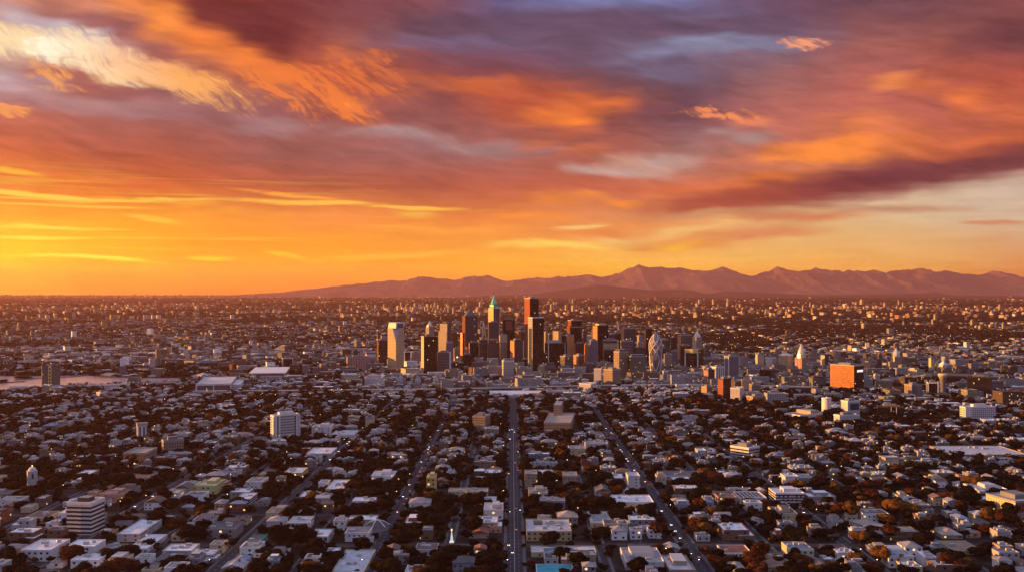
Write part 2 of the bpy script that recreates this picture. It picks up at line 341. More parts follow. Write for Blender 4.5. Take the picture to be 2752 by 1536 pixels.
# ------------------------------------------------------------------ materials
def new_mat(name):
    m = bpy.data.materials.new(name); m.use_nodes = True; m.node_tree.nodes.clear(); N = NT(m.node_tree)
    out = N.n('ShaderNodeOutputMaterial'); b = N.n('ShaderNodeBsdfPrincipled'); N.l(b.outputs[0], out.inputs[0])
    return m, N, b
def worn(N, vec, c, amt=0.18, scale=0.05):
    """a surface colour with patchy wear; c is a colour or a socket"""
    nz = N.noise(vec, scale, 5, 0.65, '3D'); k = N.maprange(nz.outputs[0], 0.3, 0.7, 1 - amt, 1 + amt)
    cc = N.n('ShaderNodeCombineColor')
    for i in range(3): N.l(k, cc.inputs[i])
    return N.mix(1.0, c if isinstance(c, bpy.types.NodeSocket) else tuple(c) + (1,), cc.outputs[0], 'MULTIPLY')
_mc = {}
def plain(name, c, rough=0.8, metal=0.0, amt=0.15, scale=0.08, emis=None, estr=0.0, spec=0.5):
    if name in _mc: return _mc[name]
    m, N, b = new_mat(name); t = N.n('ShaderNodeTexCoord')
    N.l(worn(N, t.outputs['Object'], c, amt, scale), b.inputs['Base Color'])
    b.inputs['Roughness'].default_value = rough; b.inputs['Metallic'].default_value = metal; b.inputs['Specular IOR Level'].default_value = spec
    if emis: b.inputs['Emission Color'].default_value = tuple(emis) + (1,); b.inputs['Emission Strength'].default_value = estr
    _mc[name] = m; return m
def attr_mat(name, rough=0.85, amt=0.15, scale=0.1, spec=0.3):
    m, N, b = new_mat(name); t = N.n('ShaderNodeTexCoord'); a = N.n('ShaderNodeVertexColor'); a.layer_name = 'Col'
    N.l(worn(N, t.outputs['Object'], a.outputs[0], amt, scale), b.inputs['Base Color'])
    b.inputs['Roughness'].default_value = rough; b.inputs['Specular IOR Level'].default_value = spec
    return m
def facade(name, wall, glass=(0.02, 0.022, 0.03), floor=3.9, bay=3.0, fv=0.5, fh=0.6, lit=0.012, grough=0.12, wrough=0.75, metal=0.0, spec=0.5, attr=False, gmetal=0.0, litc=(1.0, 0.62, 0.22), miss=0.0, estr=0.38):
    """wall with rows of windows: fv / fh are the shares of storey height and bay width taken by glass"""
    if name in _mc: return _mc[name]
    m, N, b = new_mat(name)
    uvn = N.n('ShaderNodeUVMap'); sp = N.n('ShaderNodeSeparateXYZ'); N.l(uvn.outputs[0], sp.inputs[0])
    u = N.math('DIVIDE', sp.outputs[0], bay); v = N.math('DIVIDE', sp.outputs[1], floor)
    mu = N.math('LESS_THAN', N.math('ABSOLUTE', N.math('SUBTRACT', N.math('FRACT', u), 0.5)), fh / 2)
    mv = N.math('LESS_THAN', N.math('ABSOLUTE', N.math('SUBTRACT', N.math('FRACT', v), 0.5)), fv / 2)
    g = N.n('ShaderNodeNewGeometry'); sn = N.n('ShaderNodeSeparateXYZ'); N.l(g.outputs['True Normal'], sn.inputs[0])
    wl = N.math('LESS_THAN', N.math('ABSOLUTE', sn.outputs[2]), 0.35)
    mask = N.math('MULTIPLY', N.math('MULTIPLY', mu, mv), wl)
    cell = N.n('ShaderNodeCombineXYZ'); N.l(N.math('FLOOR', u), cell.inputs[0]); N.l(N.math('FLOOR', v), cell.inputs[1])
    oi = N.n('ShaderNodeObjectInfo'); N.l(N.math('MULTIPLY', oi.outputs['Random'], 97.0), cell.inputs[2])
    wn = N.n('ShaderNodeTexWhiteNoise', noise_dimensions='3D'); N.l(cell.outputs[0], wn.inputs[0])
    if miss: mask = N.math('MULTIPLY', mask, N.math('GREATER_THAN', wn.outputs['Value'], miss))
    t = N.n('ShaderNodeTexCoord')
    if attr:
        a = N.n('ShaderNodeVertexColor'); a.layer_name = 'Col'; wallc = worn(N, t.outputs['Object'], a.outputs[0], 0.14, 0.07)
    else: wallc = worn(N, t.outputs['Object'], wall, 0.14, 0.03)
    sc = N.n('ShaderNodeSeparateColor'); N.l(wn.outputs['Color'], sc.inputs[0])
    gc = N.mix(N.math('MULTIPLY', sc.outputs[1], 0.5), tuple(glass) + (1,), tuple(min(1, q * 2.2 + 0.012) for q in glass) + (1,))
    N.l(N.mix(mask, wallc, gc), b.inputs['Base Color'])
    N.l(N.maprange(mask, 0, 1, wrough, grough), b.inputs['Roughness'])
    b.inputs['Specular IOR Level'].default_value = spec
    if metal or gmetal: N.l(N.maprange(mask, 0, 1, metal, gmetal), b.inputs['Metallic'])
    on = N.math('MULTIPLY', mask, N.math('GREATER_THAN', sc.outputs[0], 1 - lit))
    b.inputs['Emission Color'].default_value = tuple(litc) + (1,); N.l(N.math('MULTIPLY', on, estr), b.inputs['Emission Strength'])
    _mc[name] = m; return m
# ------------------------------------------------------------------ ground
def fbm(x, y, seed=0, octs=5, f0=1.0, ridged=False):
    out = np.zeros_like(x, dtype=float); amp, f, tot = 1.0, f0, 0.0
    r = np.random.default_rng(seed)
    tab = r.random((256, 256))
    for o in range(octs):
        X, Y = x * f + 17.3 * o, y * f + 9.1 * o
        xi, yi = np.floor(X).astype(int), np.floor(Y).astype(int); fx, fy = X - xi, Y - yi
        fx, fy = fx * fx * (3 - 2 * fx), fy * fy * (3 - 2 * fy)
        a = tab[xi & 255, yi & 255]; b = tab[(xi + 1) & 255, yi & 255]; c = tab[xi & 255, (yi + 1) & 255]; d = tab[(xi + 1) & 255, (yi + 1) & 255]
        v = (a * (1 - fx) + b * fx) * (1 - fy) + (c * (1 - fx) + d * fx) * fy
        if ridged: v = 1 - np.abs(2 * v - 1)
        out += amp * v; tot += amp; amp *= 0.5; f *= 2.03
    return out / tot
# ground material: earth, lawns and paved yards mottled together
m_ground, N, b = new_mat('ground_mat'); t = N.n('ShaderNodeTexCoord')
na = N.noise(t.outputs['Object'], 0.011, 6, 0.7, '3D'); nb = N.noise(t.outputs['Object'], 0.06, 4, 0.6, '3D')
gcol = N.mix(N.maprange(na.outputs[0], 0.42, 0.6), (0.010, 0.008, 0.006, 1), (0.026, 0.023, 0.022, 1))
gcol = N.mix(N.maprange(nb.outputs[0], 0.5, 0.62, 0, 0.7), gcol, (0.045, 0.042, 0.045, 1))
N.l(gcol, b.inputs['Base Color']); b.inputs['Roughness'].default_value = 0.95; b.inputs['Specular IOR Level'].default_value = 0.1
g = MB(); R_G = 36500
gx = [-30000, -8000, -2500, 2500, 8000, 30000]; gy = [-900, 1500, 4000, 12000, R_G]
for i in range(5):
    for j in range(4): g.face([(gx[i], gy[j], 0), (gx[i + 1], gy[j], 0), (gx[i + 1], gy[j + 1], 0), (gx[i], gy[j + 1], 0)])
tag(g.build('ground', m_ground), kind='structure')
# lake on the left
WATER = [(-700, 1003), (-160, 1006), (60, 1010), (150, 1008), (235, 1008), (300, 1013), (380, 1015), (450, 1014), (520, 1013), (534, 1017), (505, 1022), (470, 1027), (436, 1034), (400, 1034), (350, 1037), (300, 1038), (262, 1039),
         (225, 1039), (190, 1043), (160, 1046), (110, 1047), (70, 1053), (30, 1057), (-120, 1060), (-700, 1066)]
def gpt(x, y, z=0.0):
    d = depth(y); return (wx(x, d), d, z)
mw, N, b = new_mat('water_mat'); t = N.n('ShaderNodeTexCoord')
b.inputs['Base Color'].default_value = (0.42, 0.34, 0.37, 1); b.inputs['Roughness'].default_value = 0.2; b.inputs['Specular IOR Level'].default_value = 0.6
nz = N.noise(t.outputs['Object'], 0.12, 4, 0.6, '3D'); bp = N.n('ShaderNodeBump'); bp.inputs['Strength'].default_value = 0.25; bp.inputs['Distance'].default_value = 1.0
N.l(nz.outputs[0], bp.inputs['Height']); N.l(bp.outputs[0], b.inputs['Normal'])
g = MB(); g.face([gpt(x, y, 0.12) for x, y in WATER][::-1]); tag(g.build('water', mw), kind='structure')
wpoly = np.array([gpt(x, y)[:2] for x, y in WATER])
def in_water(X, Y):
    X, Y = np.asarray(X, float), np.asarray(Y, float); ins = np.zeros(X.shape, bool); n = len(wpoly)
    for i in range(n):
        x1, y1 = wpoly[i]; x2, y2 = wpoly[(i + 1) % n]
        c = ((y1 > Y) != (y2 > Y)); xs = (x2 - x1) * (Y - y1) / (y2 - y1 + 1e-12) + x1
        ins ^= c & (X < xs)
    return ins
# ------------------------------------------------------------------ mountains
def terrain(name, prof, y0, y1, ridge_at, base_c, rough_amp, seed, x0=-18500, x1=18500, nx=1100, ny=90, rockiness=1.0):
    """range of real relief; prof lists its skyline as (photo x, photo y) at distance ridge_at"""
    px_, py_ = zip(*prof); X = np.linspace(x0, x1, nx); Y = np.linspace(y0, y1, ny); XX, YY = np.meshgrid(X, Y)
    pxs = CX + X * F / ridge_at; hs = np.interp(pxs, px_, [(HY - q) / F * ridge_at + CAM_H for q in py_])
    tt = (YY - y0) / (y1 - y0); pr = (ridge_at - y0) / (y1 - y0)
    shape = np.where(tt < pr, np.clip(tt / pr, 0, 1) ** 1.25, np.clip((1 - tt) / (1 - pr), 0, 1))
    rid = fbm(XX / 1500, YY / 1900, seed, 6, 1.0, True); fine = fbm(XX / 420, YY / 700, seed + 3, 5)
    Z = hs[None, :] * shape * (1 + (rid - 0.62) * rough_amp * (1 - shape * 0.75)) + ((fine - 0.5) * 140 + (rid - 0.65) * 170) * rockiness * np.sqrt(np.clip(shape, 0, 1)) * np.clip(hs / 500 - .15, 0.0, 1)[None, :]
    Z = np.maximum(Z, -6) + 0.0; Z[0, :] = -6; Z[-1, :] = -6
    B = Bulk(); idx = np.arange(nx * ny).reshape(ny, nx)
    Q = np.stack([idx[:-1, :-1], idx[:-1, 1:], idx[1:, 1:], idx[1:, :-1]], -1).reshape(-1, 4)
    B.add(np.stack([XX, YY, Z], -1), Q=Q, qm=np.zeros(len(Q), int), qc=np.tile(np.array(base_c), (len(Q), 1)))
    m = attr_mat(name + '_mat', 0.95, 0.3, 0.0008, 0.05); o = B.build(name, [m], smooth=False, uv=False)
    return tag(o, kind='structure')
RIDGE = [(-900, 800), (300, 797), (620, 792), (760, 785), (830, 776), (880, 771), (930, 765), (965, 761), (1010, 757), (1060, 757), (1092, 757), (1105, 751), (1130, 747), (1160, 748), (1180, 750), (1215, 747), (1230, 741), (1250, 737), (1275, 740), (1300, 747), (1370, 746), (1440, 744), (1500, 742),
         (1560, 742), (1620, 744), (1650, 740), (1685, 727), (1702, 725), (1715, 718), (1735, 724), (1760, 727), (1775, 723), (1790, 727), (1830, 727), (1870, 724), (1900, 728), (1940, 726), (1970, 731), (2010, 733), (2040, 731), (2056, 726), (2068, 729), (2085, 722), (2120, 720), (2150, 721), (2175, 718), (2192, 714), (2210, 718), (2230, 722),
         (2265, 724), (2280, 718), (2300, 725), (2320, 729), (2345, 724), (2380, 734), (2395, 727), (2440, 723), (2470, 724), (2490, 731), (2530, 736), (2560, 733), (2600, 737), (2640, 738), (2665, 731), (2690, 726), (2715, 732), (2752, 743), (2850, 752), (3000, 748), (3400, 760)]
terrain('mountains', RIDGE, 25500, 33500, 30500, (0.15, 0.09, 0.09), 0.9, 4)
HILLS = [(-900, 830), (1000, 812), (1180, 802), (1300, 793), (1420, 790), (1470, 784), (1540, 776), (1580, 769), (1612, 765), (1650, 768), (1700, 774), (1760, 777), (1812, 775), (1850, 779), (1872, 781), (1880, 787), (1910, 788), (1950, 782), (2010, 783), (2060, 787), (2200, 792), (2400, 790), (2480, 788), (2510, 785), (2545, 792), (2700, 793), (2900, 800), (3400, 810)]
terrain('hills', HILLS, 20500, 24500, 22500, (0.05, 0.025, 0.025), 0.4, 9, nx=520, ny=40, rockiness=0.5)
# ------------------------------------------------------------------ occupancy of the ground (2 m cells)
OX0, OY0, OC = -1900.0, 560.0, 2.0; OCC = np.zeros((1900, 1500), bool)     # x cells, y cells
def occ_rect(x0, x1, y0, y1):
    i0, i1 = int((x0 - OX0) / OC), int(math.ceil((x1 - OX0) / OC)); j0, j1 = int((y0 - OY0) / OC), int(math.ceil((y1 - OY0) / OC))
    return max(i0, 0), max(i1, 0), max(j0, 0), max(j1, 0)
def mark(x0, x1, y0, y1):
    a, b_, c, d = occ_rect(x0, x1, y0, y1); OCC[a:b_, c:d] = True
def free(x0, x1, y0, y1):
    a, b_, c, d = occ_rect(x0, x1, y0, y1)
    if b_ > OCC.shape[0] or d > OCC.shape[1] or b_ <= a or d <= c: return False
    return not OCC[a:b_, c:d].any()
def place(xl, xc, xr, yb, asp=0.8, side='L', dmin=10.0):
    """solve footprint and rotation from the two visible faces: xl..xc is the side face, xc..xr the front (mirrored for side R)"""
    d = depth(yb); mpp = d / F
    if side == 'L': fr, sd = xr - xc, xc - xl
    else: fr, sd = xc - xl, xr - xc
    r = math.atan2(sd, fr * asp) if sd > 0.5 else 0.0
    Wd = fr * mpp / math.cos(r); D = sd * mpp / math.sin(r) if sd > 0.5 else max(dmin, Wd * asp)
    azl = math.atan((xc - CX) / F)
    th = (r - azl) if side == 'L' else (-r - azl)
    C = Vector((wx(xc if (side == 'R' or sd > 0.5) else (xl + xr) / 2, d), d, 0))
    if sd <= 0.5: off = Vector((0, D / 2, 0))
    else: off = Vector((Wd / 2 if side == 'L' else -Wd / 2, D / 2, 0))
    ca, sa = math.cos(th), math.sin(th)
    C = C + Vector((off.x * ca - off.y * sa, off.x * sa + off.y * ca, 0))
    ex = abs(Wd * ca) / 2 + abs(D * sa) / 2 + 2; ey = abs(Wd * sa) / 2 + abs(D * ca) / 2 + 2
    mark(C.x - ex, C.x + ex, C.y - ey, C.y + ey)
    return C, th, Wd, D, mpp
# wall and glass materials of the towers
FM = {}
def fm(k, *a, **kw): FM[k] = facade('facade_' + k, *a, **kw)
fm('white', (0.50, 0.46, 0.45), (0.10, 0.10, 0.12), 3.8, 3.0, 0.35, 1.0, 0.004)
fm('sand', (0.62, 0.43, 0.25), (0.24, 0.18, 0.13), 3.8, 3.0, 0.3, 1.0, 0.002)
fm('white_plain', (0.54, 0.50, 0.49), (0.2, 0.19, 0.19), 3.8, 6.0, 0.25, 0.35, 0.004, miss=0.6)
fm('beige', (0.30, 0.25, 0.21), (0.10, 0.085, 0.08), 3.8, 3.4, 0.45, 0.5, 0.006)
fm('tan', (0.27, 0.20, 0.15), (0.07, 0.05, 0.04), 3.8, 3.2, 0.5, 0.5, 0.008)
fm('grey', (0.15, 0.13, 0.135), (0.035, 0.03, 0.035), 3.8, 2.8, 0.5, 1.0, 0.004)
fm('greyv', (0.17, 0.15, 0.16), (0.05, 0.045, 0.055), 3.8, 3.4, 1.0, 0.5, 0.003)
fm('mauve', (0.085, 0.065, 0.07), (0.02, 0.017, 0.02), 3.9, 2.6, 0.55, 0.8, 0.004)
fm('bluegrey', (0.16, 0.17, 0.21), (0.07, 0.075, 0.10), 3.8, 3.0, 1.0, 0.45, 0.003, grough=0.2)
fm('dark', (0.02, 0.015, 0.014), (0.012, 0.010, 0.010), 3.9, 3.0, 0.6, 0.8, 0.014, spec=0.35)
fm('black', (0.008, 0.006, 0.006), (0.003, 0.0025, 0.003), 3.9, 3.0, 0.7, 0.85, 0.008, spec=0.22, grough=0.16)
fm('brown', (0.15, 0.06, 0.035), (0.05, 0.018, 0.012), 3.9, 3.0, 0.6, 0.7, 0.006)
fm('red', (0.30, 0.08, 0.045), (0.10, 0.02, 0.012), 3.8, 3.4, 0.5, 0.6, 0.006)
fm('orange_sunlit', (0.60, 0.26, 0.10), (0.30, 0.12, 0.05), 3.8, 3.4, 0.4, 0.5, 0.004)  # orange wall colour, brightened so that flanks look lit by the low sun
fm('pink', (0.50, 0.30, 0.26), (0.16, 0.08, 0.07), 3.8, 4.2, 1.0, 0.5, 0.0)
fm('gold', (0.11, 0.032, 0.008), (0.18, 0.05, 0.011), 3.9, 4.6, 0.8, 0.84, 0.0, gmetal=0.3, metal=0.1, grough=0.3, spec=0.6)  # gold glass; on tower flanks its colour carries the sunset light
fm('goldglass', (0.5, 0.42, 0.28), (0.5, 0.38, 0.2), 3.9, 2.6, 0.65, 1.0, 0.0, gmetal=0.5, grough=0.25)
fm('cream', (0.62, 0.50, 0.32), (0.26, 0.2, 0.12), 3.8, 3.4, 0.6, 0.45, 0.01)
fm('stripe', (0.62, 0.58, 0.58), (0.02, 0.02, 0.025), 3.55, 60.0, 0.5, 1.0, 0.0)
fm('ribs', (0.70, 0.67, 0.68), (0.06, 0.06, 0.07), 3.6, 5.2, 1.0, 0.42, 0.0)
fm('grid', (0.13, 0.13, 0.115), (0.05, 0.055, 0.045), 3.4, 2.2, 0.55, 0.6, 0.01)
fm('balcony', (0.66, 0.62, 0.62), (0.05, 0.05, 0.06), 3.3, 3.6, 0.55, 0.62, 0.02)
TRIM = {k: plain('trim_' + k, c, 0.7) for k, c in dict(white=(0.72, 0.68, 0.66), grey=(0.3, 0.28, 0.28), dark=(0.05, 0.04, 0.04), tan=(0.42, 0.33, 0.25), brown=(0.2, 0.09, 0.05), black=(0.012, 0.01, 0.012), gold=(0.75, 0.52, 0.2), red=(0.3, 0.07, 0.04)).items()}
ROOF = {k: plain('roof_' + k, c, 0.9, scale=0.03, amt=0.3) for k, c in dict(pale=(0.50, 0.47, 0.48), grey=(0.25, 0.24, 0.25), dark=(0.08, 0.075, 0.08), tan=(0.34, 0.28, 0.23), terracotta=(0.24, 0.09, 0.05), blue=(0.10, 0.22, 0.36), turq=(0.02, 0.30, 0.36), green=(0.06, 0.3, 0.22)).items()}
m_copper = plain('green_copper', (0.16, 0.52, 0.36), 0.35, 0.25, 0.3, 0.2)
m_bluegl = plain('blue_glass', (0.035, 0.05, 0.09), 0.12, 0.0, 0.2)
m_pearl = plain('pearl_panel', (0.62, 0.56, 0.46), 0.28, 0.35, 0.2, 0.06)
m_lamp = plain('warm_lamp', (0.8, 0.5, 0.2), 0.5, emis=(1.0, 0.62, 0.25), estr=3.2); m_ball = plain('roof_light', (0.8, 0.5, 0.2), 0.5, emis=(1.0, 0.62, 0.25), estr=0.9)
m_lampw = plain('white_lamp', (0.8, 0.8, 0.8), 0.5, emis=(0.95, 0.95, 1.0), estr=2.4)
m_sign = plain('sign_panel', (0.8, 0.78, 0.75), 0.5, emis=(1.0, 0.92, 0.88), estr=0.4)
GROUP_T = None
def tower(name, label, xl, xc, xr, yt, yb, wall, asp=0.8, side='L', roof='grey', trim=None, pent=1, cat='tower', par=1.2, faces=None, round_n=0):
    """returns a dict; the body stands with its near corner on photo column xc, row yb"""
    C, th, Wd, D, mpp = place(xl, xc, xr, yb, asp, side)
    H = (yb - yt) * mpp
    root = empty(name, C, th); tag(root, label, cat)
    mats = [FM[wall], ROOF[roof]] + [FM[k] for k in (faces or [])]  # faces: a warmer left wall has the low sunlight put into its colour
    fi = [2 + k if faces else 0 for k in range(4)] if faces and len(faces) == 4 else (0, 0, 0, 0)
    mb = MB()
    if round_n: mb.loft([(0, Wd, D), (H, Wd, D)], n=round_n, m=0, cap=False, phase=math.pi / round_n); mb.loft([(H - 0.01, Wd, D), (H, Wd, D)], n=round_n, m=1, phase=math.pi / round_n)
    else: mb.box(-Wd / 2, Wd / 2, -D / 2, D / 2, 0, H, m=fi, mt=1)
    mb.build('body', mats, root)
    if par and not round_n:
        p = MB(); t_ = 0.9
        for (a, b_, c, d) in ((-Wd / 2 - .25, Wd / 2 + .25, -D / 2 - .25, -D / 2 + t_), (-Wd / 2 - .25, Wd / 2 + .25, D / 2 - t_, D / 2 + .25), (-Wd / 2 - .25, -Wd / 2 + t_, -D / 2 + t_, D / 2 - t_), (Wd / 2 - t_, Wd / 2 + .25, -D / 2 + t_, D / 2 - t_)):
            p.box(a, b_, c, d, H - 1.2, H + par, bottom=True)
        p.build('parapet', TRIM[trim or ('dark' if wall in ('dark', 'black', 'mauve', 'brown') else 'white' if wall in ('white', 'ribs', 'stripe', 'balcony', 'white_plain') else 'grey')], root)
    if pent:
        q = MB(); q.box(-Wd * .26, Wd * .22, -D * .25, D * .25, H, H + 4.5); q.build('penthouse', plain('penthouse_grey', (0.2, 0.19, 0.2)), root)
        q = MB(); q.box(Wd * .26, Wd * .36, -D * .1, D * .2, H, H + 2.6); q.build('rooftop_unit', plain('unit_white', (0.5, 0.48, 0.48)), root)
    return dict(root=root, W=Wd, D=D, H=H, mpp=mpp, C=C, th=th)
def lamp_on(T, x, y, z, warm=True, r=0.8):
    q = MB(); q.loft([(z, .2, .2), (z + r, 2 * r, 2 * r), (z + 2 * r, .2, .2)], n=6); q.build('roof_lamp', m_ball if warm else m_lampw, T['root'])
def band(T, f0, f1, mat, out=0.35, name='band', sides='FLRB'):
    W_, D_, H_ = T['W'] / 2 + out, T['D'] / 2 + out, T['H']; q = MB()
    q.box(-W_, W_, -D_, D_, H_ * f0, H_ * f1, bottom=True); q.build(name, mat, T['root'])
def edges(T, mat, w=1.4, out=0.4, name='corner_frame', base=0.0):
    q = MB(); a, b_ = T['W'] / 2, T['D'] / 2
    for sx in (-1, 1):
        for sy in (-1, 1):
            q.box(min(sx * (a - w), sx * (a + out)), max(sx * (a - w), sx * (a + out)), min(sy * (b_ - w), sy * (b_ + out)), max(sy * (b_ - w), sy * (b_ + out)), base, T['H'] + .6)
    q.build(name, mat, T['root'])
def frame_front(T, mat, w=2.0, z0=0.0, name='facade_frame'):
    q = MB(); a, b_, H_ = T['W'] / 2, T['D'] / 2, T['H']
    q.box(-a - .5, -a + w, -b_ - .6, -b_ + .1, z0, H_ + 1); q.box(a - w, a + .5, -b_ - .6, -b_ + .1, z0, H_ + 1); q.box(-a + w, a - w, -b_ - .6, -b_ + .1, H_ - w, H_ + 1, bottom=True)
    q.box(-a + w, a - w, -b_ - .6, -b_ + .1, z0, z0 + w)
    q.box(-a - .55, -a + .1, -b_ + .1, -b_ + w, z0, H_ + 1); q.box(-a - .55, -a + .1, b_ - w, b_ + .5, z0, H_ + 1); q.box(-a - .55, -a + .1, -b_ + w, b_ - w, H_ - w, H_ + 1, bottom=True)
    q.build(name, mat, T['root'])
def block(T, fx0, fx1, fy0, fy1, z0, z1, mat, name='wing', roofm=None):
    a, b_ = T['W'] / 2, T['D'] / 2; q = MB(); q.box(fx0 * a, fx1 * a, fy0 * b_, fy1 * b_, z0, z1, m=0, mt=1); return q.build(name, [mat, roofm or ROOF['grey']], T['root'])
# ---- the tall cluster, left to right
tower('office_tower', 'dark brown slab tower at the left end of the downtown cluster', 1013, 1017, 1042, 914, 988, 'brown', 0.5, faces=['dark', 'brown', 'dark', 'brown'])
# chiselled white tower
C, th, Wd, D, mpp = place(1042, 1064, 1086, 998, 1.0)
H0, H1 = (998 - 881) * mpp, (998 - 866) * mpp; root = tag(empty('chiseled_tower', C, th), 'tall white tower with a faceted corner and glass-fronted top, left of downtown', 'tower')
a, b_ = Wd / 2, D / 2; c = Wd * .42; zc = H0 - 36 * mpp; q = MB()
q.face([(-a, -b_, 0), (a, -b_, 0), (a, -b_, H0), (-a + c, -b_, H0), (-a, -b_, zc)], 0); q.face([(a, -b_, 0), (a, b_, 0), (a, b_, H0), (a, -b_, H0)], 0)
q.face([(a, b_, 0), (-a, b_, 0), (-a, b_, H0), (a, b_, H0)], 0); q.face([(-a, b_, 0), (-a, -b_, 0), (-a, -b_, zc), (-a, -b_ + c, H0), (-a, b_, H0)], 0)
q.face([(-a + c, -b_, H0), (a, -b_, H0), (a, b_, H0), (-a, b_, H0), (-a, -b_ + c, H0)], 1); q.build('body', [FM['sand'], ROOF['pale']], root)
q = MB(); q.face([(-a, -b_, zc), (-a + c, -b_, H0), (-a, -b_ + c, H0)]); q.build('corner_facet', plain('facet_glass', (0.45, 0.42, 0.45), 0.3), root)
q = MB(); q.loft([(H0, Wd * .97, D * .97), (H1 - 1.5, Wd * .86, D * .86)], cap=False); q.build('crown', plain('crown_white', (0.7, 0.62, 0.5), 0.5), root)
q = MB(); q.face([(-a * .62, -b_ * .985, H0), (a * .9, -b_ * .985, H0), (a * .82, -b_ * .885, H1 - 3), (-a * .62, -b_ * .885, H1 - 3)]); q.build('crown_window', m_bluegl, root)
q = MB(); q.box(-a * .88, a * .88, -b_ * .88, b_ * .88, H1 - 1.5, H1, bottom=True); q.build('roof', TRIM['white'], root)
T = tower('office_block', 'small dark block with a pale frame just right of the white chiselled tower', 1085, 1087, 1104, 944, 990, 'dark', 0.9); frame_front(T, TRIM['white'], 1.4)
# domed tower
T = tower('domed_tower', 'pale tower with a pointed domed cap rising behind the black slab tower', 1144, 1153, 1166, 877, 975, 'beige', 1.0, pent=0, par=0)
w, h = T['W'], T['H']; z = T['mpp']; q = MB(); q.loft([(h, w * 1.02, w * 1.02), (h + 4 * z, w * .98, w * .98), (h + 8 * z, w * .6, w * .6), (h + 12 * z, w * .26, w * .26), (h + 16 * z, .4, .4)], n=8, phase=math.pi / 8); q.build('dome', m_pearl, T['root'])
T = tower('slab_tower', 'tall black slab tower with an orange-lit edge and scattered lit windows', 1132, 1139, 1175, 902, 1006, 'black', 0.45, faces=['black', 'black', 'black', 'cream']); band(T, 0.985, 1.0, TRIM['tan'], 0.5, 'cornice')  # cream left wall stands in for the sunlit edge of the black slab
T = tower('stepped_tower', 'sunlit tan tower with a lower step behind the black slab tower', 1182, 1202, 1213, 868, 972, 'mauve', 1.0, faces=['mauve', 'mauve', 'mauve', 'cream'])
block(T, -1.5, -1.0, -1.1, 1.1, 0, (972 - 889) * T['mpp'], FM['cream'], 'lower_step')
T = tower('ribbed_block', 'mid-height grey block with horizontal window ribbons right of the black slab', 1175, 1176, 1211, 946, 1004, 'grey', 0.6, roof='pale'); block(T, 0.8, 1.06, -1.08, -0.9, 0, T['H'] + 1, TRIM['white'], 'side_fin')
tower('brick_tower', 'narrow dark red tower just left of the pyramid-roofed tower', 1212, 1214, 1227, 893, 975, 'brown', 1.0)
tower('glass_block', 'narrow dark blue glass block among the towers left of the pyramid roof', 1198, 1199, 1218, 920, 986, 'bluegrey', 0.9)
# pyramid tower
T = tower('pyramid_tower', 'brown-grey tower with a dark pyramid roof', 1242, 1250, 1284, 849, 978, 'mauve', 0.7, pent=0, faces=['mauve', 'mauve', 'mauve', 'gold'])
q = MB(); q.loft([(T['H'] + 1, T['W'] * .86, T['D'] * .86), (T['H'] + 20 * T['mpp'], .5, .5)]); q.build('pyramid_roof', plain('slate_roof', (0.09, 0.10, 0.10), 0.5), T['root'])
tower('annex_tower', 'slim sunlit annex tower touching the left side of the pyramid-roofed tower', 1237, 1243, 1249, 894, 980, 'gold', 1.2, pent=0)
# green crowned tower
T = tower('crowned_tower', 'tall tower crowned by a faceted green copper spire', 1312, 1326, 1343, 828, 972, 'mauve', 1.0, pent=0, par=0, faces=['mauve', 'mauve', 'mauve', 'gold'])
w, d, h, z = T['W'], T['D'], T['H'], T['mpp']
q = MB(); q.loft([(h, w, d), (h + 5 * z, w * .72, d * .72), (h + 9 * z, w * .74, d * .74), (h + 12 * z, w * .86, d * .86)], cap=False); q.build('crown_base', m_copper, T['root'])
q = MB(); q.loft([(h + 12 * z, w * .86, w * .86), (h + 22 * z, w * .52, w * .52), (h + 33 * z, w * .14, w * .14), (h + 38 * z, .6, .6)], n=8, phase=math.pi / 8); q.build('spire_roof', m_copper, T['root'])
q = MB(); q.tube((0, 0, h + 36 * z), (0, 0, h + 46 * z), 1.0, .25); q.build('spire', TRIM['dark'], T['root'])
edges(T, plain('pale_mullion', (0.5, 0.5, 0.45)), 1.0, .3, 'corner_rib'); band(T, .8, .808, TRIM['grey'], .3); band(T, .66, .668, TRIM['grey'], .3)
q = MB(); q.tube((-w * .2, -d / 2 - .5, 30), (-w * .2, -d / 2 - .5, h + 5 * z), .8); q.build('mullion', TRIM['grey'], T['root'])
# pale sail
C, th, Wd, D, mpp = place(1294, 1295, 1307, 972, 0.6); root = tag(empty('sail_tower', C, th), 'slender pale building ending in a pointed arch left of the green crown', 'tower'); h = (972 - 865) * mpp
q = MB(); q.loft([(0, Wd, D), (h * .55, Wd, D), (h * .72, Wd * .84, D * .95), (h * .86, Wd * .55, D * .8), (h * .95, Wd * .25, D * .5), (h, .4, .4)]); q.build('body', m_pearl, root)
q = MB(); q.box(-Wd * .12, Wd * .12, -D / 2 - .3, -D / 2 + .2, 0, h * .68); q.build('slot_window', m_bluegl, root)
T = tower('grey_tower', 'flat-topped purple-grey tower in front of the green-crowned one', 1311, 1314, 1341, 866, 984, 'mauve', 0.9); block(T, .97, 1.12, -1.03, -.7, 0, T['H'], plain('glass_strip', (0.25, 0.25, 0.3), 0.15), 'glass_strip')
T = tower('panel_tower', 'black tower with a dull red panel near its top', 1350, 1352, 1383, 859, 978, 'black', 0.8); z = T['mpp']
q = MB(); q.box(-T['W'] * .27, T['W'] * .31, -T['D'] / 2 - .3, -T['D'] / 2 + .2, T['H'] - 27 * z, T['H'] - 3 * z, bottom=True); q.build('red_panel', TRIM['red'], T['root'])
tower('orange_block', 'orange-lit block between the red-panel tower and the tallest tower', 1383, 1401, 1409, 890, 976, 'orange_sunlit', 1.0, faces=['black', 'black', 'black', 'orange_sunlit'])
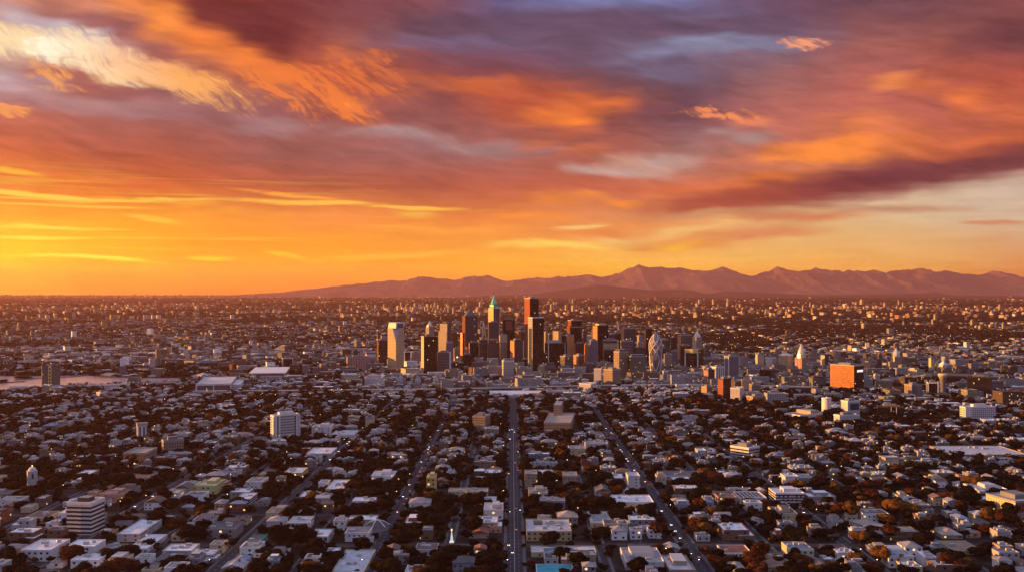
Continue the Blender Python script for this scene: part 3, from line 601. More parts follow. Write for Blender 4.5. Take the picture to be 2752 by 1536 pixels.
T = tower('tallest_tower', 'tallest tower of the skyline, black front and rust-red side', 1409, 1424, 1448, 801, 984, 'black', 0.9, trim='tan', faces=['black', 'black', 'black', 'red'])
for fx in (-.3, -.1, .2, .35):
    q = MB(); q.tube((fx * T['W'], 0, T['H'] + 4), (fx * T['W'], 0, T['H'] + 9), .5, .3, 4); q.build('mast', TRIM['red'], T['root'])
lamp_on(T, 0, 0, T['H'] + 4)
T = tower('wedge_tower', 'black-fronted tower with a white chamfered edge, before the tallest tower', 1419, 1431, 1462, 853, 1003, 'black', 0.45, pent=0, faces=['black', 'black', 'black', 'white'], trim='white')
h, z = T['H'], T['mpp']; q = MB(); q.box(-T['W'] / 2 - .5, -T['W'] / 2 + 1, -T['D'] * .35, T['D'] * .3, 0, h - 28 * z); q.build('glass_strip', m_bluegl, T['root'])
T = tower('office_tower', 'dark tower with two orange reflecting bands in the middle of downtown', 1283, 1287, 1311, 914, 985, 'mauve', 0.6)
for f0, f1 in ((.86, .93), (.55, .64)): band(T, f0, f1, FM['gold'], .2, 'gold_band')
edges(T, TRIM['gold'], .8, .3)
T = tower('office_tower', 'plain dark purple tower directly below the green-crowned one', 1311, 1313, 1342, 914, 986, 'mauve', 0.6, roof='pale')
tower('beige_annex', 'pale upper storeys showing behind the plain dark purple tower', 1320, 1326, 1343, 905, 980, 'beige', 0.9, pent=0)
T = tower('stone_tower', 'tan stone tower with a smooth cap above a fine window grid', 1342, 1344, 1363, 900, 987, 'tan', 0.9); band(T, .78, 1.0, TRIM['tan'], .5, 'cap')
T = tower('office_tower', 'dark tower with an orange flank standing before the tallest tower', 1371, 1382, 1407, 914, 990, 'mauve', 0.7, faces=['mauve', 'mauve', 'mauve', 'orange_sunlit']); block(T, .9, 1.05, -1.04, -.9, 0, T['H'], TRIM['white'], 'side_fin')
tower('dark_block', 'dark recessed block right of the pyramid-roofed tower', 1260, 1262, 1284, 920, 985, 'black', 0.7, faces=['black', 'black', 'black', 'orange_sunlit'])
tower('dark_block', 'low black block at the foot of the pyramid-roofed tower', 1243, 1245, 1268, 952, 990, 'black', 0.8)
tower('pale_block', 'small pale block behind the dome-lit roof left of the pyramid tower', 1219, 1221, 1237, 936, 984, 'beige', 0.8, roof='pale')
tower('pale_block', 'beige block nestled right beside the low black block', 1247, 1254, 1262, 936, 984, 'beige', 0.8)
T = tower('orange_block', 'low orange-lit block carrying a bright round lamp between the towers', 1219, 1222, 1239, 962, 994, 'orange_sunlit', 0.8, pent=0); lamp_on(T, 0, 0, T['H'], r=2.6)
tower('stone_block', 'broad beige block with a taller grey neighbour at the front of downtown', 1299, 1301, 1350, 985, 1013, 'beige', 0.5, roof='pale')
T = tower('pale_tower', 'light grey rounded-top tower standing forward at the centre of downtown', 1349, 1353, 1382, 969, 1015, 'white', 0.7, roof='pale'); block(T, -.8, .8, -.7, .7, T['H'], T['H'] + 6 * T['mpp'], plain('penthouse_blue', (0.2, 0.23, 0.28)), 'upper_penthouse')
tower('stone_block', 'wide mauve-beige block with many windows right of the pale rounded-top tower', 1386, 1388, 1427, 989, 1018, 'beige', 0.6)
T = tower('deco_building', 'yellowish stepped old building with a small cupola', 1444, 1446, 1475, 986, 1004, 'cream', 0.8, pent=0); z = T['mpp']
block(T, -.72, .72, -.8, .8, T['H'], T['H'] + 7 * z, FM['cream'], 'upper_step'); q = MB(); q.loft([(T['H'] + 7 * z, 6, 6), (T['H'] + 10 * z, 5, 5), (T['H'] + 13 * z, .5, .5)], n=8); q.build('cupola', m_pearl, T['root'])
tower('white_block', 'small white cube building in front of the black block cluster', 1221, 1228, 1244, 997, 1019, 'white_plain', 1.0, roof='pale')
tower('white_block', 'tiny white slab building right of the small white cube', 1237, 1238, 1246, 1005, 1020, 'white_plain', 1.0, roof='pale')
T = tower('warehouse', 'long white hall with a sign box on its roof, front left of downtown', 980, 1026, 1034, 1015, 1037, 'white_plain', 2.0, side='R', roof='pale', pent=0); block(T, -.85, .75, -.6, .2, T['H'], T['H'] + 5 * T['mpp'], TRIM['tan'], 'roof_box')
tower('pink_block', 'wide salmon-pink ribbed block at the far left of downtown', 931, 934, 995, 959, 998, 'pink', 0.4, roof='tan')
T = tower('glass_block', 'black glass cube with a white frame standing alone left of the pink block', 758, 760, 787, 962, 991, 'black', 0.8); frame_front(T, TRIM['white'], 1.3)
T = tower('civic_building', 'long white-framed hall with a gridded glass front and overhanging roof', 678, 765, 776, 1002, 1021, 'grid', 2.2, side='R', roof='pale', pent=0, par=0)
q = MB(); a, b_ = T['W'] / 2, T['D'] / 2; q.box(-a - 5, a + 3, -b_ - 4, b_ + 3, T['H'], T['H'] + 2.2, bottom=True); q.build('overhanging_roof', TRIM['white'], T['root'])
q = MB(); q.box(-a - .4, -a + 6, -b_ - .5, -b_ + .2, 0, T['H']); q.box(a - 2, a + .4, -b_ - .5, -b_ + .2, 0, T['H']); q.build('end_wall', TRIM['white'], T['root'])
q = MB(); q.box(-a - 8, a + 20, -b_ - 14, -b_ - 1, 0, 5); q.build('podium', TRIM['tan'], T['root'])
T = tower('civic_building', 'long white-framed grey hall nearer than the overhanging one, left of centre', 531, 622, 638, 1030, 1053, 'grey', 2.5, side='R', roof='pale', pent=0); frame_front(T, TRIM['white'], 2.4)
q = MB(); q.box(-1, 1, -T['D'] / 2 - .7, -T['D'] / 2, 0, T['H']); q.build('centre_pier', TRIM['white'], T['root'])
block(T, 1.0, 1.5, -.8, .6, 0, T['H'] * .8, FM['white_plain'], 'side_wing', ROOF['pale'])
T = tower('chimney_tower', 'thin dark red tower between the lake and the white civic hall', 617, 623, 628, 979, 1003, 'red', 1.0, pent=0, trim='red')
tower('orange_block', 'low orange-lit block left of the white sign-box hall', 858, 881, 895, 993, 1009, 'orange_sunlit', 1.2, pent=0)  # orange evening light is put into the wall colour
# ---- right half of the cluster
T = tower('glass_block', 'black block with pale edges and a grey roof cap right of the wedge tower', 1464, 1474, 1519, 922, 988, 'black', 0.5, pent=0); edges(T, TRIM['white'], 1.2); block(T, -.85, .6, -.6, .6, T['H'], T['H'] + 8 * T['mpp'], plain('cap_grey', (0.4, 0.4, 0.43)), 'roof_cap')
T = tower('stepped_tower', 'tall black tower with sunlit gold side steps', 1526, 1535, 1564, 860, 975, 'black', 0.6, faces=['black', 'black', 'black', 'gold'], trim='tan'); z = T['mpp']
block(T, -1.25, -1.0, -1.05, .9, 0, T['H'] - 15 * z, FM['gold'], 'side_step'); band(T, .84, .85, TRIM['white'], .3)
tower('rust_tower', 'rust-brown tower half hiding the tall black gold-stepped tower', 1510, 1524, 1543, 900, 985, 'orange_sunlit', 0.7, faces=['orange_sunlit', 'brown', 'black', 'black'])
T = tower('pale_tower', 'small bright yellow-lit tower with two thin piers behind the black cap block', 1486, 1500, 1508, 889, 974, 'cream', 1.0, pent=0); edges(T, TRIM['gold'], 1.0)
T = tower('sunlit_side_tower', 'black tower with an orange side and a yellow roof cap', 1593, 1607, 1635, 874, 982, 'black', 0.7, pent=0, faces=['black', 'black', 'black', 'orange_sunlit']); block(T, -.7, .75, -.7, .7, T['H'], T['H'] + 5 * T['mpp'], TRIM['gold'], 'roof_cap')  # orange side is sunlight put into the wall colour
tower('bright_block', 'brilliantly sunlit cream block left of the black yellow-capped tower', 1577, 1597, 1600, 899, 976, 'cream', 1.5, pent=0)
T = tower('glass_tower', 'blue-grey glass tower of two shafts in front of the bright cream block', 1584, 1588, 1606, 914, 990, 'bluegrey', 1.0); block(T, -1.35, -1.0, -.8, .8, 0, T['H'] * .88, FM['bluegrey'], 'side_shaft')
tower('orange_block', 'slim orange-lit block left of the two-shafted blue-grey tower', 1568, 1574, 1585, 925, 982, 'orange_sunlit', 1.0)
T = tower('ribbon_tower', 'broad bronze tower with gold window ribbons and a bright yellow right edge', 1619, 1621, 1660, 913, 984, 'goldglass', 0.6, faces=['goldglass', 'gold', 'dark', 'gold'])
band(T, .88, .97, TRIM['dark'], .3, 'dark_band'); block(T, .93, 1.12, -1.05, -.8, 0, T['H'] + 1, TRIM['gold'], 'corner_pier')
T = tower('grey_tower', 'tall grey tower with an orange left edge, right of the bronze tower', 1669, 1677, 1708, 882, 984, 'grey', 0.5, faces=['mauve', 'mauve', 'mauve', 'orange_sunlit']); lamp_on(T, 0, 0, T['H'] + 4, r=.9)
T = tower('grey_tower', 'mid-height grey tower directly before the orange-edged one', 1667, 1669, 1701, 916, 992, 'grey', 0.6); lamp_on(T, 0, 0, T['H'] + 4, r=1.3)
T = tower('stepped_tower', 'grey stone tower with rounded stepped shoulders left of the notched tower', 1649, 1664, 1689, 945, 1022, 'tan', 0.9, pent=0); block(T, -.8, .75, -.8, .8, T['H'], T['H'] + 7 * T['mpp'], FM['grey'], 'upper_step')
T = tower('notched_tower', 'wide grey-brown tower with clipped top corners', 1687, 1695, 1737, 957, 1023, 'grid', 0.5, faces=['grid', 'grid', 'black', 'black'], pent=0)
block(T, -.86, .86, -.9, .9, T['H'], T['H'] + 5.5 * T['mpp'], FM['grid'], 'upper_step')
# sculptural twisted tower
C, th, Wd, D, mpp = place(1741, 1742, 1782, 1019, 0.8); root = tag(empty('sculptural_tower', C, th), 'curving pearl-and-glass tower wrapped in crossing white ribs', 'tower'); h = (1019 - 894) * mpp
Wd *= .86
secs = [(0, .78, .8), (.15, .82, .85), (.3, .88, .9), (.45, .95, .95), (.6, 1.02, 1.0), (.74, 1.0, .95), (.84, .86, .8), (.92, .55, .5), (1.0, .06, .06)]
q = MB(); q.loft([(s * h, u * Wd, v * Wd) for s, u, v in secs], n=10, m=0, twist=[s * 1.5 for s, _, _ in secs]); q.build('body', plain('sculpted_glass', (0.20, 0.18, 0.18), 0.2, 0.3, 0.5, 0.04), root)
def surf(s, ang, out=1.03):
    k = next(i for i in range(8) if secs[i + 1][0] >= s); t_ = (s - secs[k][0]) / (secs[k + 1][0] - secs[k][0])
    u = secs[k][1] * (1 - t_) + secs[k + 1][1] * t_; v = secs[k][2] * (1 - t_) + secs[k + 1][2] * t_
    return (u * Wd / 2 * out * math.cos(ang), v * Wd / 2 * out * math.sin(ang), s * h)
for k, (a0, tw) in enumerate([(-2.6, 1.6), (-0.5, -1.6), (-1.6, 1.4), (-1.5, -1.4), (-3.0, .4), (-.1, -.4)]):
    q = MB(); N_ = 16
    for i in range(N_): q.tube(surf(i / N_ + .0001, a0 + tw * math.sin(i / N_ * 4)), surf(min(.97, (i + 1) / N_), a0 + tw * math.sin((i + 1) / N_ * 4)), 1.0, None, 5)
    q.build('rib', TRIM['white'], root)
q = MB()
for i in range(10): q.face([surf(.42 + i * .05, -2.0 + i * .06, 1.02), surf(.42 + i * .05, -1.2 - abs(i - 5) * .05, 1.02), surf(.47 + i * .05, -1.2 - abs(i - 4) * .05, 1.02), surf(.47 + i * .05, -1.94 + i * .06, 1.02)])
q.build('pearl_panel', m_pearl, root)
tower('dark_tower', 'dark tower with an orange left strip behind the curving ribbed tower', 1730, 1736, 1752, 883, 984, 'black', 1.0, faces=['black', 'black', 'black', 'orange_sunlit'])
tower('beige_block', 'pinkish beige block right of the curving ribbed tower', 1784, 1786, 1806, 951, 996, 'beige', 0.7)
tower('pale_block', 'narrow blue-grey block between the beige block and the orange-sided tower', 1806, 1815, 1821, 942, 990, 'bluegrey', 1.0)
T = tower('sunlit_side_tower', 'grey tower above a dark front, orange down its left side', 1821, 1830, 1859, 900, 984, 'grey', 0.7, faces=['grey', 'grey', 'grey', 'orange_sunlit'])  # left wall coloured orange as lit by the sun
tower('dark_block', 'dark block hiding the lower half of the orange-sided grey tower', 1825, 1828, 1858, 929, 994, 'dark', 0.7)
T = tower('steeple_tower', 'slender cream tower with a steeple cap and a red corner line', 1861, 1871, 1886, 905, 986, 'beige', 1.0, pent=0, par=0, faces=['beige', 'beige', 'beige', 'cream'])
z = T['mpp']; q = MB(); q.loft([(T['H'], T['W'] * .8, T['D'] * .8), (T['H'] + 6 * z, T['W'] * .6, T['D'] * .6), (T['H'] + 12 * z, T['W'] * .3, T['D'] * .3), (T['H'] + 17 * z, .5, .5)]); q.build('steeple', m_pearl, T['root'])
T = tower('framed_block', 'black glass cube in a bold white frame with a yellow top band', 1841, 1876, 1892, 939, 1002, 'black', 1.3, pent=0, side='R'); frame_front(T, TRIM['white'], 2.2)
q = MB(); a, b_ = T['W'] / 2, T['D'] / 2; q.box(-a - .3, a + .3, -b_ - .9, -b_ + .3, T['H'] - 9 * T['mpp'], T['H'] + 1.2, bottom=True); q.build('top_band', TRIM['gold'], T['root'])
tower('twin_slab', 'light grey slab of the pair standing forward of the notched tower', 1596, 1615, 1618, 991, 1033, 'white_plain', 1.5, side='L', pent=0)
T = tower('twin_slab', 'tan ribbed slab of the pair standing forward of the notched tower', 1622, 1646, 1669, 993, 1037, 'tan', 1.0); block(T, -.3, .9, -1.25, -1.0, 0, T['H'] * .3, FM['tan'], 'podium')
tower('stone_block', 'beige block behind the forward pair of slabs', 1604, 1606, 1639, 974, 1003, 'beige', 0.7)
tower('white_hall', 'angular white windowless hall at the foot of downtown', 1556, 1588, 1604, 1031, 1048, 'white_plain', 1.0, roof='pale', pent=0)
tower('orange_block', 'low orange-red block in front of the tall black gold-stepped tower', 1541, 1555, 1571, 954, 994, 'orange_sunlit', 0.9, faces=['brown', 'brown', 'brown', 'orange_sunlit'])
tower('stone_block', 'grey-beige block with a lit parapet beside the low orange-red block', 1505, 1518, 1539, 957, 996, 'grey', 0.8)
tower('brick_tower', 'purple-brown tower with a salmon left side right of the framed cube', 1891, 1903, 1921, 993, 1037, 'mauve', 0.9, faces=['mauve', 'mauve', 'mauve', 'pink'])
tower('white_tower', 'white tower with vertical grey glazing behind the salmon-sided tower', 1912, 1924, 1947, 986, 1032, 'ribs', 0.8)
T = tower('ribbed_tower', 'tall pale blue-grey tower with a white corner line, right of the framed cube', 1947, 1958, 1986, 957, 1022, 'bluegrey', 0.5, roof='pale'); edges(T, TRIM['white'], 1.0)
tower('red_tower', 'deep red and black tower at the right foot of downtown', 1929, 1943, 1964, 1018, 1073, 'dark', 0.8, faces=['dark', 'dark', 'dark', 'red'], roof='pale')
T = tower('white_tower', 'blank white cube tower right of the deep red tower', 1963, 1988, 1999, 1043, 1080, 'white_plain', 1.6, side='R', roof='pale', pent=0); lamp_on(T, 0, 0, T['H'])
tower('tan_block', 'tan block with a bright orange left face right of the blank white cube', 2006, 2023, 2064, 1065, 1085, 'tan', 0.5, faces=['tan', 'tan', 'tan', 'orange_sunlit'])
tower('orange_block', 'tan block with a glowing orange left face left of the deep red tower', 1885, 1899, 1915, 1039, 1067, 'tan', 1.0, faces=['tan', 'tan', 'tan', 'orange_sunlit'])
tower('stone_tower', 'warm grey tower behind the blank white cube', 1992, 1994, 2018, 1020, 1058, 'beige', 0.8)
tower('stone_tower', 'beige two-sided tower right of the warm grey one', 2013, 2020, 2043, 1033, 1064, 'tan', 0.9)
tower('glass_block', 'black glass block standing behind the beige two-sided tower', 2039, 2042, 2071, 993, 1030, 'black', 0.7)
tower('pale_block', 'low white ribbed block left of the black glass block', 2008, 2024, 2048, 1008, 1026, 'ribs', 0.9, pent=0)
tower('brick_tower', 'whitish block with a dark red side left of the yellow-topped round tower', 2058, 2076, 2086, 961, 1003, 'white_plain', 1.0)
T = tower('round_tower', 'round-cornered tower glowing yellow at its top left', 2085, 2112, 2138, 957, 1006, 'goldglass', 0.9, round_n=14, faces=None, pent=0)
q = MB(); q.loft([(T['H'], T['W'] * 1.03, T['D'] * 1.03), (T['H'] + 2.5, T['W'] * 1.03, T['D'] * 1.03), (T['H'] + 6, T['W'] * .5, T['D'] * .5)], n=14, phase=math.pi / 14); q.build('roof', m_pearl, T['root'])
def bullet(T, h0, h1, mat, name='dome', n=8):
    w = max(T['W'], T['D']) * .98; q = MB(); H_ = (h1 - h0)
    q.loft([(h0, w, w), (h0 + H_ * .25, w * .93, w * .93), (h0 + H_ * .5, w * .72, w * .72), (h0 + H_ * .75, w * .42, w * .42), (h0 + H_ * .93, w * .16, w * .16), (h0 + H_, .3, .3)], n=n, phase=math.pi / n, m=0); return q.build(name, mat, T['root'])
T = tower('rocket_tower', 'bullet-shaped beige tower with a pink-orange left face', 2136, 2155, 2171, 961, 1009, 'beige', 1.0, pent=0, par=0, faces=['beige', 'beige', 'beige', 'pink']); bullet(T, T['H'], T['H'] + 38 * T['mpp'], m_pearl)
q = MB(); q.tube((0, 0, T['H'] + 37 * T['mpp']), (0, 0, T['H'] + 45 * T['mpp']), .6, .2); q.build('spire', TRIM['dark'], T['root'])
T = tower('slim_tower', 'slim tower with black window spots on its glowing left face', 2206, 2216, 2227, 953, 998, 'mauve', 1.0, faces=['mauve', 'mauve', 'mauve', 'cream'], pent=0)
T = tower('gold_cube', 'big orange mirror-glass block with a lit white sign on its black side', 2233, 2295, 2320, 982, 1052, 'gold', 1.5, faces=['black', 'black', 'black', 'gold'], roof='tan', trim='tan')
a, b_, h, z = T['W'] / 2, T['D'] / 2, T['H'], T['mpp']; s0 = MB()
for k, (x0, x1, h0_, h1_) in enumerate([(-.30, -.16, 0, 1), (-.14, -.02, .15, 1), (.0, .06, 0, .9), (.08, .22, .3, 1), (.24, .36, 0, 1), (.38, .48, .1, 1), (.50, .58, 0, 1)]):
    s0.box(x0 * a * 1.3, x1 * a * 1.3, -b_ - .8, -b_ - .2, h - (18 - 6 * h0_) * z, h - (18 - 6 * h1_) * z, bottom=True)
s0.build('sign', m_sign, T['root'])
tower('orange_block', 'orange-lit block just right of the big mirror-glass block', 2319, 2339, 2353, 978, 1006, 'orange_sunlit', 1.1, faces=['tan', 'tan', 'tan', 'orange_sunlit'])
T = tower('domed_tower', 'cream tower topped by a green-tipped bullet dome, with a lower left wing', 2394, 2404, 2422, 957, 1010, 'beige', 1.0, pent=0, par=0, faces=['beige', 'beige', 'beige', 'cream']); bullet(T, T['H'], T['H'] + 22 * T['mpp'], m_pearl)
q = MB(); q.loft([(T['H'] + 19 * T['mpp'], 4, 4), (T['H'] + 26 * T['mpp'], .3, .3)], n=6); q.build('dome_tip', m_copper, T['root'])
block(T, -2.4, -1.0, -1.1, .6, 0, T['H'] - 14 * T['mpp'], FM['beige'], 'wing')
T = tower('ornate_building', 'ornate cream block with sunlit arches and a stepped roof', 2438, 2464, 2483, 994, 1018, 'cream', 1.2, pent=0); block(T, -.8, .2, -.4, .6, T['H'], T['H'] + 5 * T['mpp'], FM['cream'], 'roof_pavilion')
T = tower('gabled_tower', 'white tower with a steep gabled cap behind the round observation shaft', 2524, 2534, 2546, 980, 1012, 'white_plain', 1.0, pent=0, par=0); block(T, -1.2, -.7, -1.1, 1.1, 0, T['H'] - 2, FM['white_plain'], 'side_bay')
q = MB(); q.loft([(T['H'], T['W'] * 1.1, T['D'] * 1.1), (T['H'] + 5 * T['mpp'], T['W'] * .6, T['D'] * .8), (T['H'] + 11 * T['mpp'], .5, .5)]); q.build('gabled_roof', TRIM['white'], T['root'])
C, th, Wd, D, mpp = place(2524, 2525, 2541, 1065, 1.0); root = tag(empty('observation_shaft', C, th), 'round concrete shaft flaring into a lit drum at its top', 'tower'); h = (1065 - 1003) * mpp
q = MB(); q.loft([(0, Wd * .95, Wd * .95), (h * .78, Wd * .95, Wd * .95)], n=16, cap=False); q.build('shaft', FM['greyv'], root)
q = MB(); q.loft([(h * .78, Wd * .95, Wd * .95), (h * .88, Wd * 1.45, Wd * 1.45), (h * .93, Wd * 1.5, Wd * 1.5)], n=16, cap=True); q.build('drum', TRIM['grey'], root)
q = MB(); q.loft([(h * .93, Wd * 1.5, Wd * 1.5), (h * .96, Wd * 1.55, Wd * 1.55), (h, Wd * 1.3, Wd * 1.3)], n=16); q.build('drum_roof', TRIM['gold'], root)
T = tower('glass_block', 'black glass block with a pale left edge beside the observation shaft', 2490, 2494, 2519, 1027, 1064, 'black', 0.8); frame_front(T, TRIM['white'], 1.2)
T = tower('apartment_block', 'tan apartment block with a grey recessed middle strip', 2431, 2450, 2476, 1034, 1070, 'tan', 0.9); q = MB(); q.box(-T['W'] * .48, -T['W'] * .05, -T['D'] / 2 - .3, -T['D'] / 2 + .2, 0, T['H']); q.build('recess_strip', FM['greyv'], T['root'])
tower('slab_block', 'broad plain black slab building near the right edge of the city', 2598, 2600, 2659, 1011, 1068, 'black', 0.35, faces=['dark', 'black', 'black', 'black'])
T = tower('round_tower', 'white ribbed cylindrical tower among the trees right of centre', 2203, 2220, 2238, 1072, 1114, 'ribs', 1.0, round_n=16, pent=0); q = MB(); q.loft([(T['H'], T['W'] * 1.02, T['D'] * 1.02), (T['H'] + 2, T['W'] * 1.02, T['D'] * 1.02)], n=16); q.build('roof', TRIM['white'], T['root']); lamp_on(T, 0, 0, T['H'] + 2)
T = tower('white_block', 'white block with a big dark recessed window facing front', 2258, 2278, 2309, 1078, 1117, 'white_plain', 0.8, roof='pale'); q = MB(); q.box(-T['W'] * .30, T['W'] * .42, -T['D'] / 2 - .3, -T['D'] / 2 + .2, T['H'] * .42, T['H'] * .86, bottom=True); q.build('window', m_bluegl, T['root']); lamp_on(T, 0, 0, T['H'])
T = tower('dark_block', 'long low black glass block divided by white piers, right side', 2357, 2359, 2424, 1091, 1120, 'black', 0.3, roof='pale')
for fx in (-.0, .2): q = MB(); q.box(T['W'] * fx, T['W'] * fx + 1, -T['D'] / 2 - .4, -T['D'] / 2, 0, T['H']); q.build('pier', TRIM['white'], T['root'])
T = tower('hotel', 'long white hotel with rows of arched balconies near the right edge', 2580, 2594, 2669, 1094, 1133, 'balcony', 0.25, roof='pale', pent=0)
block(T, -.35, .5, -.3, .8, T['H'], T['H'] + 8 * T['mpp'], TRIM['white'], 'roof_hall', ROOF['pale']); q = MB(); q.box(-T['W'] / 2 - .2, -T['W'] / 2 + 11, -T['D'] / 2 - .5, -T['D'] / 2 + .3, 0, T['H']); q.build('end_wall', TRIM['white'], T['root'])
tower('tan_block', 'small tan cube building below the long black glass block', 2457, 2476, 2488, 1101, 1120, 'tan', 1.4, side='R', roof='pale')
tower('low_block', 'white building with a thin tower strip, right of the orange saw-roofed hall', 2241, 2256, 2308, 1116, 1142, 'white_plain', 0.4, roof='pale')
T = tower('saw_hall', 'long pale hall with orange-lit raised roofs among the trees', 2109, 2150, 2209, 1116, 1132, 'white_plain', 0.6, roof='tan', pent=0); block(T, .0, .7, -.9, .9, T['H'], T['H'] + 6, TRIM['tan'], 'raised_roof')
tower('white_block', 'small pale stepped block in front of the deep red tower row', 2087, 2104, 2119, 1036, 1055, 'white_plain', 1.0, roof='pale')
tower('striped_block', 'low block with boldly striped black and white front below the stepped block', 2071, 2095, 2118, 1059, 1073, 'ribs', 1.0, roof='pale', pent=0)
# ---- around the lake and the left half
T = tower('lakeside_tower', 'dark grey slab tower with a glowing stair strip beside the lake', 112, 113, 158, 983, 1046, 'dark', 0.35, faces=['grid', 'grid', 'grid', 'grid'])
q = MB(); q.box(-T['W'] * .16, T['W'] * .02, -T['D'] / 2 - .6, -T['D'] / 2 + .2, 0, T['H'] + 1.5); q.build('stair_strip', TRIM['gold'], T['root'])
q = MB()
for k in range(6): q.box(-T['W'] * .11, -T['W'] * .03, -T['D'] / 2 - .9, -T['D'] / 2 - .5, T['H'] * (.08 + .15 * k), T['H'] * (.17 + .15 * k), bottom=True)
q.build('stair_window', m_bluegl, T['root']); q = MB(); q.box(-T['W'] * .55, T['W'] * .55, -T['D'] * .8, -T['D'] * .51, 0, 8); q.build('podium', TRIM['tan'], T['root']); lamp_on(T, 0, 0, T['H'] + 4.5)
T = tower('round_tower', 'tall rounded tower on the far lake shore catching orange light', 416, 420, 433, 938, 990, 'tan', 1.0, round_n=12, pent=0)
tower('white_block', 'white block left of the rounded tower on the far shore', 401, 402, 417, 964, 990, 'white_plain', 0.8, roof='pale')
tower('white_block', 'lower white block at the left end of the far shore group', 384, 386, 400, 977, 991, 'white_plain', 0.8, roof='pale')
tower('brown_block', 'dark brown block right of the rounded tower on the far shore', 433, 435, 446, 966, 990, 'brown', 0.8)
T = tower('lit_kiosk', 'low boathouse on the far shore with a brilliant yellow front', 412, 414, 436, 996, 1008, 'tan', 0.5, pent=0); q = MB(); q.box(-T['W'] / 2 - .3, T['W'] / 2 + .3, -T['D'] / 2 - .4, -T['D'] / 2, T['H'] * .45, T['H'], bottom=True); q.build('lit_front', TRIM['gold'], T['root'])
for lb, x0, x1, y0, y1 in [('left grey-white waterside shed on the near lake shore', 236, 281, 1035, 1049), ('middle white waterside shed on the near lake shore', 281, 320, 1033, 1050), ('right grey waterside shed on the near lake shore', 320, 349, 1032, 1047), ('rounded white shed at the left end of the near lake shore', 27, 76, 1039, 1056)]:
    tower('warehouse', lb, x0, x0, x1, y0, y1, 'white_plain', 0.5, roof='pale', pent=0)
tower('white_block', 'white stepped block with a lit left face below the lake', 260, 270, 284, 1054, 1072, 'white_plain', 0.9, roof='pale')
T = tower('apartment_tower', 'tall white apartment tower with a raised roof deck and dark slots, left of centre', 727, 736, 804, 1117, 1183, 'balcony', 0.3, roof='pale', pent=0, faces=['ribs', 'balcony', 'balcony', 'balcony'])
block(T, -.5, .62, -.55, .55, T['H'], T['H'] + 9 * T['mpp'], TRIM['white'], 'roof_deck', ROOF['pale']); q = MB(); q.box(-T['W'] * .22, T['W'] * .3, -T['D'] / 2 - .6, -T['D'] / 2 + .2, 0, T['H'] * .99); q.build('centre_bay', FM['white'], T['root'])
for sx in (-1, 1):
    q = MB()
    for k in range(16): q.box(min(sx * T['W'] * .44, sx * T['W'] * .53), max(sx * T['W'] * .44, sx * T['W'] * .53), -T['D'] / 2 - 1.2, -T['D'] / 2 + 3, T['H'] * (.03 + k * .06), T['H'] * (.03 + k * .06) + 1.3, bottom=True)
    q.build('balcony_stack', TRIM['white'], T['root'])
T = tower('apartment_tower', 'slim white tower with dark slots and an orange-lit cap, left side', 368, 370, 393, 1143, 1184, 'ribs', 0.8, pent=0); block(T, -1.1, 1.3, -1.1, 1.1, T['H'], T['H'] + 3.5, TRIM['tan'], 'roof_slab')
T = tower('office_slab', 'tan office slab with a long rear wing, windows in vertical bands', 435, 440, 492, 1184, 1221, 'tan', 0.5, roof='tan', faces=['tan', 'greyv', 'tan', 'tan'])
block(T, .2, 1.0, 1.0, 2.6, 0, T['H'] * .86, FM['brown'], 'rear_wing', ROOF['tan'])
T = tower('parking_garage', 'windowless tan garage block with a lit ground floor, left side', 335, 391, 422, 1218, 1246, 'orange_sunlit', 1.6, side='R', roof='tan', faces=['orange_sunlit', 'tan', 'tan', 'tan'], pent=0)
q = MB(); q.box(-T['W'] / 2 + 1, T['W'] * .2, -T['D'] / 2 - .2, -T['D'] / 2 + .1, .5, 2.6); q.build('lit_opening', plain('garage_light', (.8, .6, .4), emis=(1.0, .7, .35), estr=.8), T['root'])
T = tower('church_tower', 'white tower with a rounded belfry and corner turrets, far left', 73, 75, 99, 1266, 1310, 'white_plain', 1.0, roof='pale', pent=0, par=0); w, h, z = T['W'], T['H'], T['mpp']
q = MB(); q.loft([(h, w * .8, w * .8), (h + 6 * z, w * .75, w * .75), (h + 9 * z, w * .45, w * .45), (h + 11 * z, w * .1, w * .1)], n=10); q.build('belfry', TRIM['white'], T['root'])
q = MB(); q.box(-w * .1, w * .1, -T['D'] / 2 - .3, -T['D'] / 2, h * .55, h * .85, bottom=True); q.build('slot_window', m_bluegl, T['root']); lamp_on(T, 0, 0, h + 11 * z, r=.8)
T = tower('striped_office', 'square office building banded in black and white stripes, lower left', 185, 246, 280, 1352, 1436, 'stripe', 1.0, side='R', roof='grey', pent=0, trim='white')
block(T, -.45, .45, -.4, .5, T['H'], T['H'] + 3.6, TRIM['dark'], 'penthouse'); q = MB(); q.box(T['W'] * -.02, T['W'] * .1, -T['D'] / 2 - .5, -T['D'] / 2, 0, T['H'] * .85); q.build('facade_step', FM['stripe'], T['root'])
T = tower('tan_tower', 'plain tan cube tower beside the central avenue, upper middle', 1270, 1304, 1318, 1119, 1153, 'tan', 1.5, side='R', roof='tan'); lamp_on(T, 4, 0, T['H'])
tower('cream_tower', 'small cream tower with tiny square windows near the tree belt', 982, 1002, 1007, 1122, 1147, 'cream', 2.0, side='R')
T = tower('brown_hall', 'broad brown windowless hall with a low tower behind it, right of the avenue', 1462, 1534, 1545, 1136, 1160, 'orange_sunlit', 3.0, side='R', roof='tan', pent=0, faces=['tan', 'tan', 'tan', 'orange_sunlit']); block(T, -.6, .0, .5, 1.5, 0, T['H'] + 16, FM['tan'], 'rear_tower')

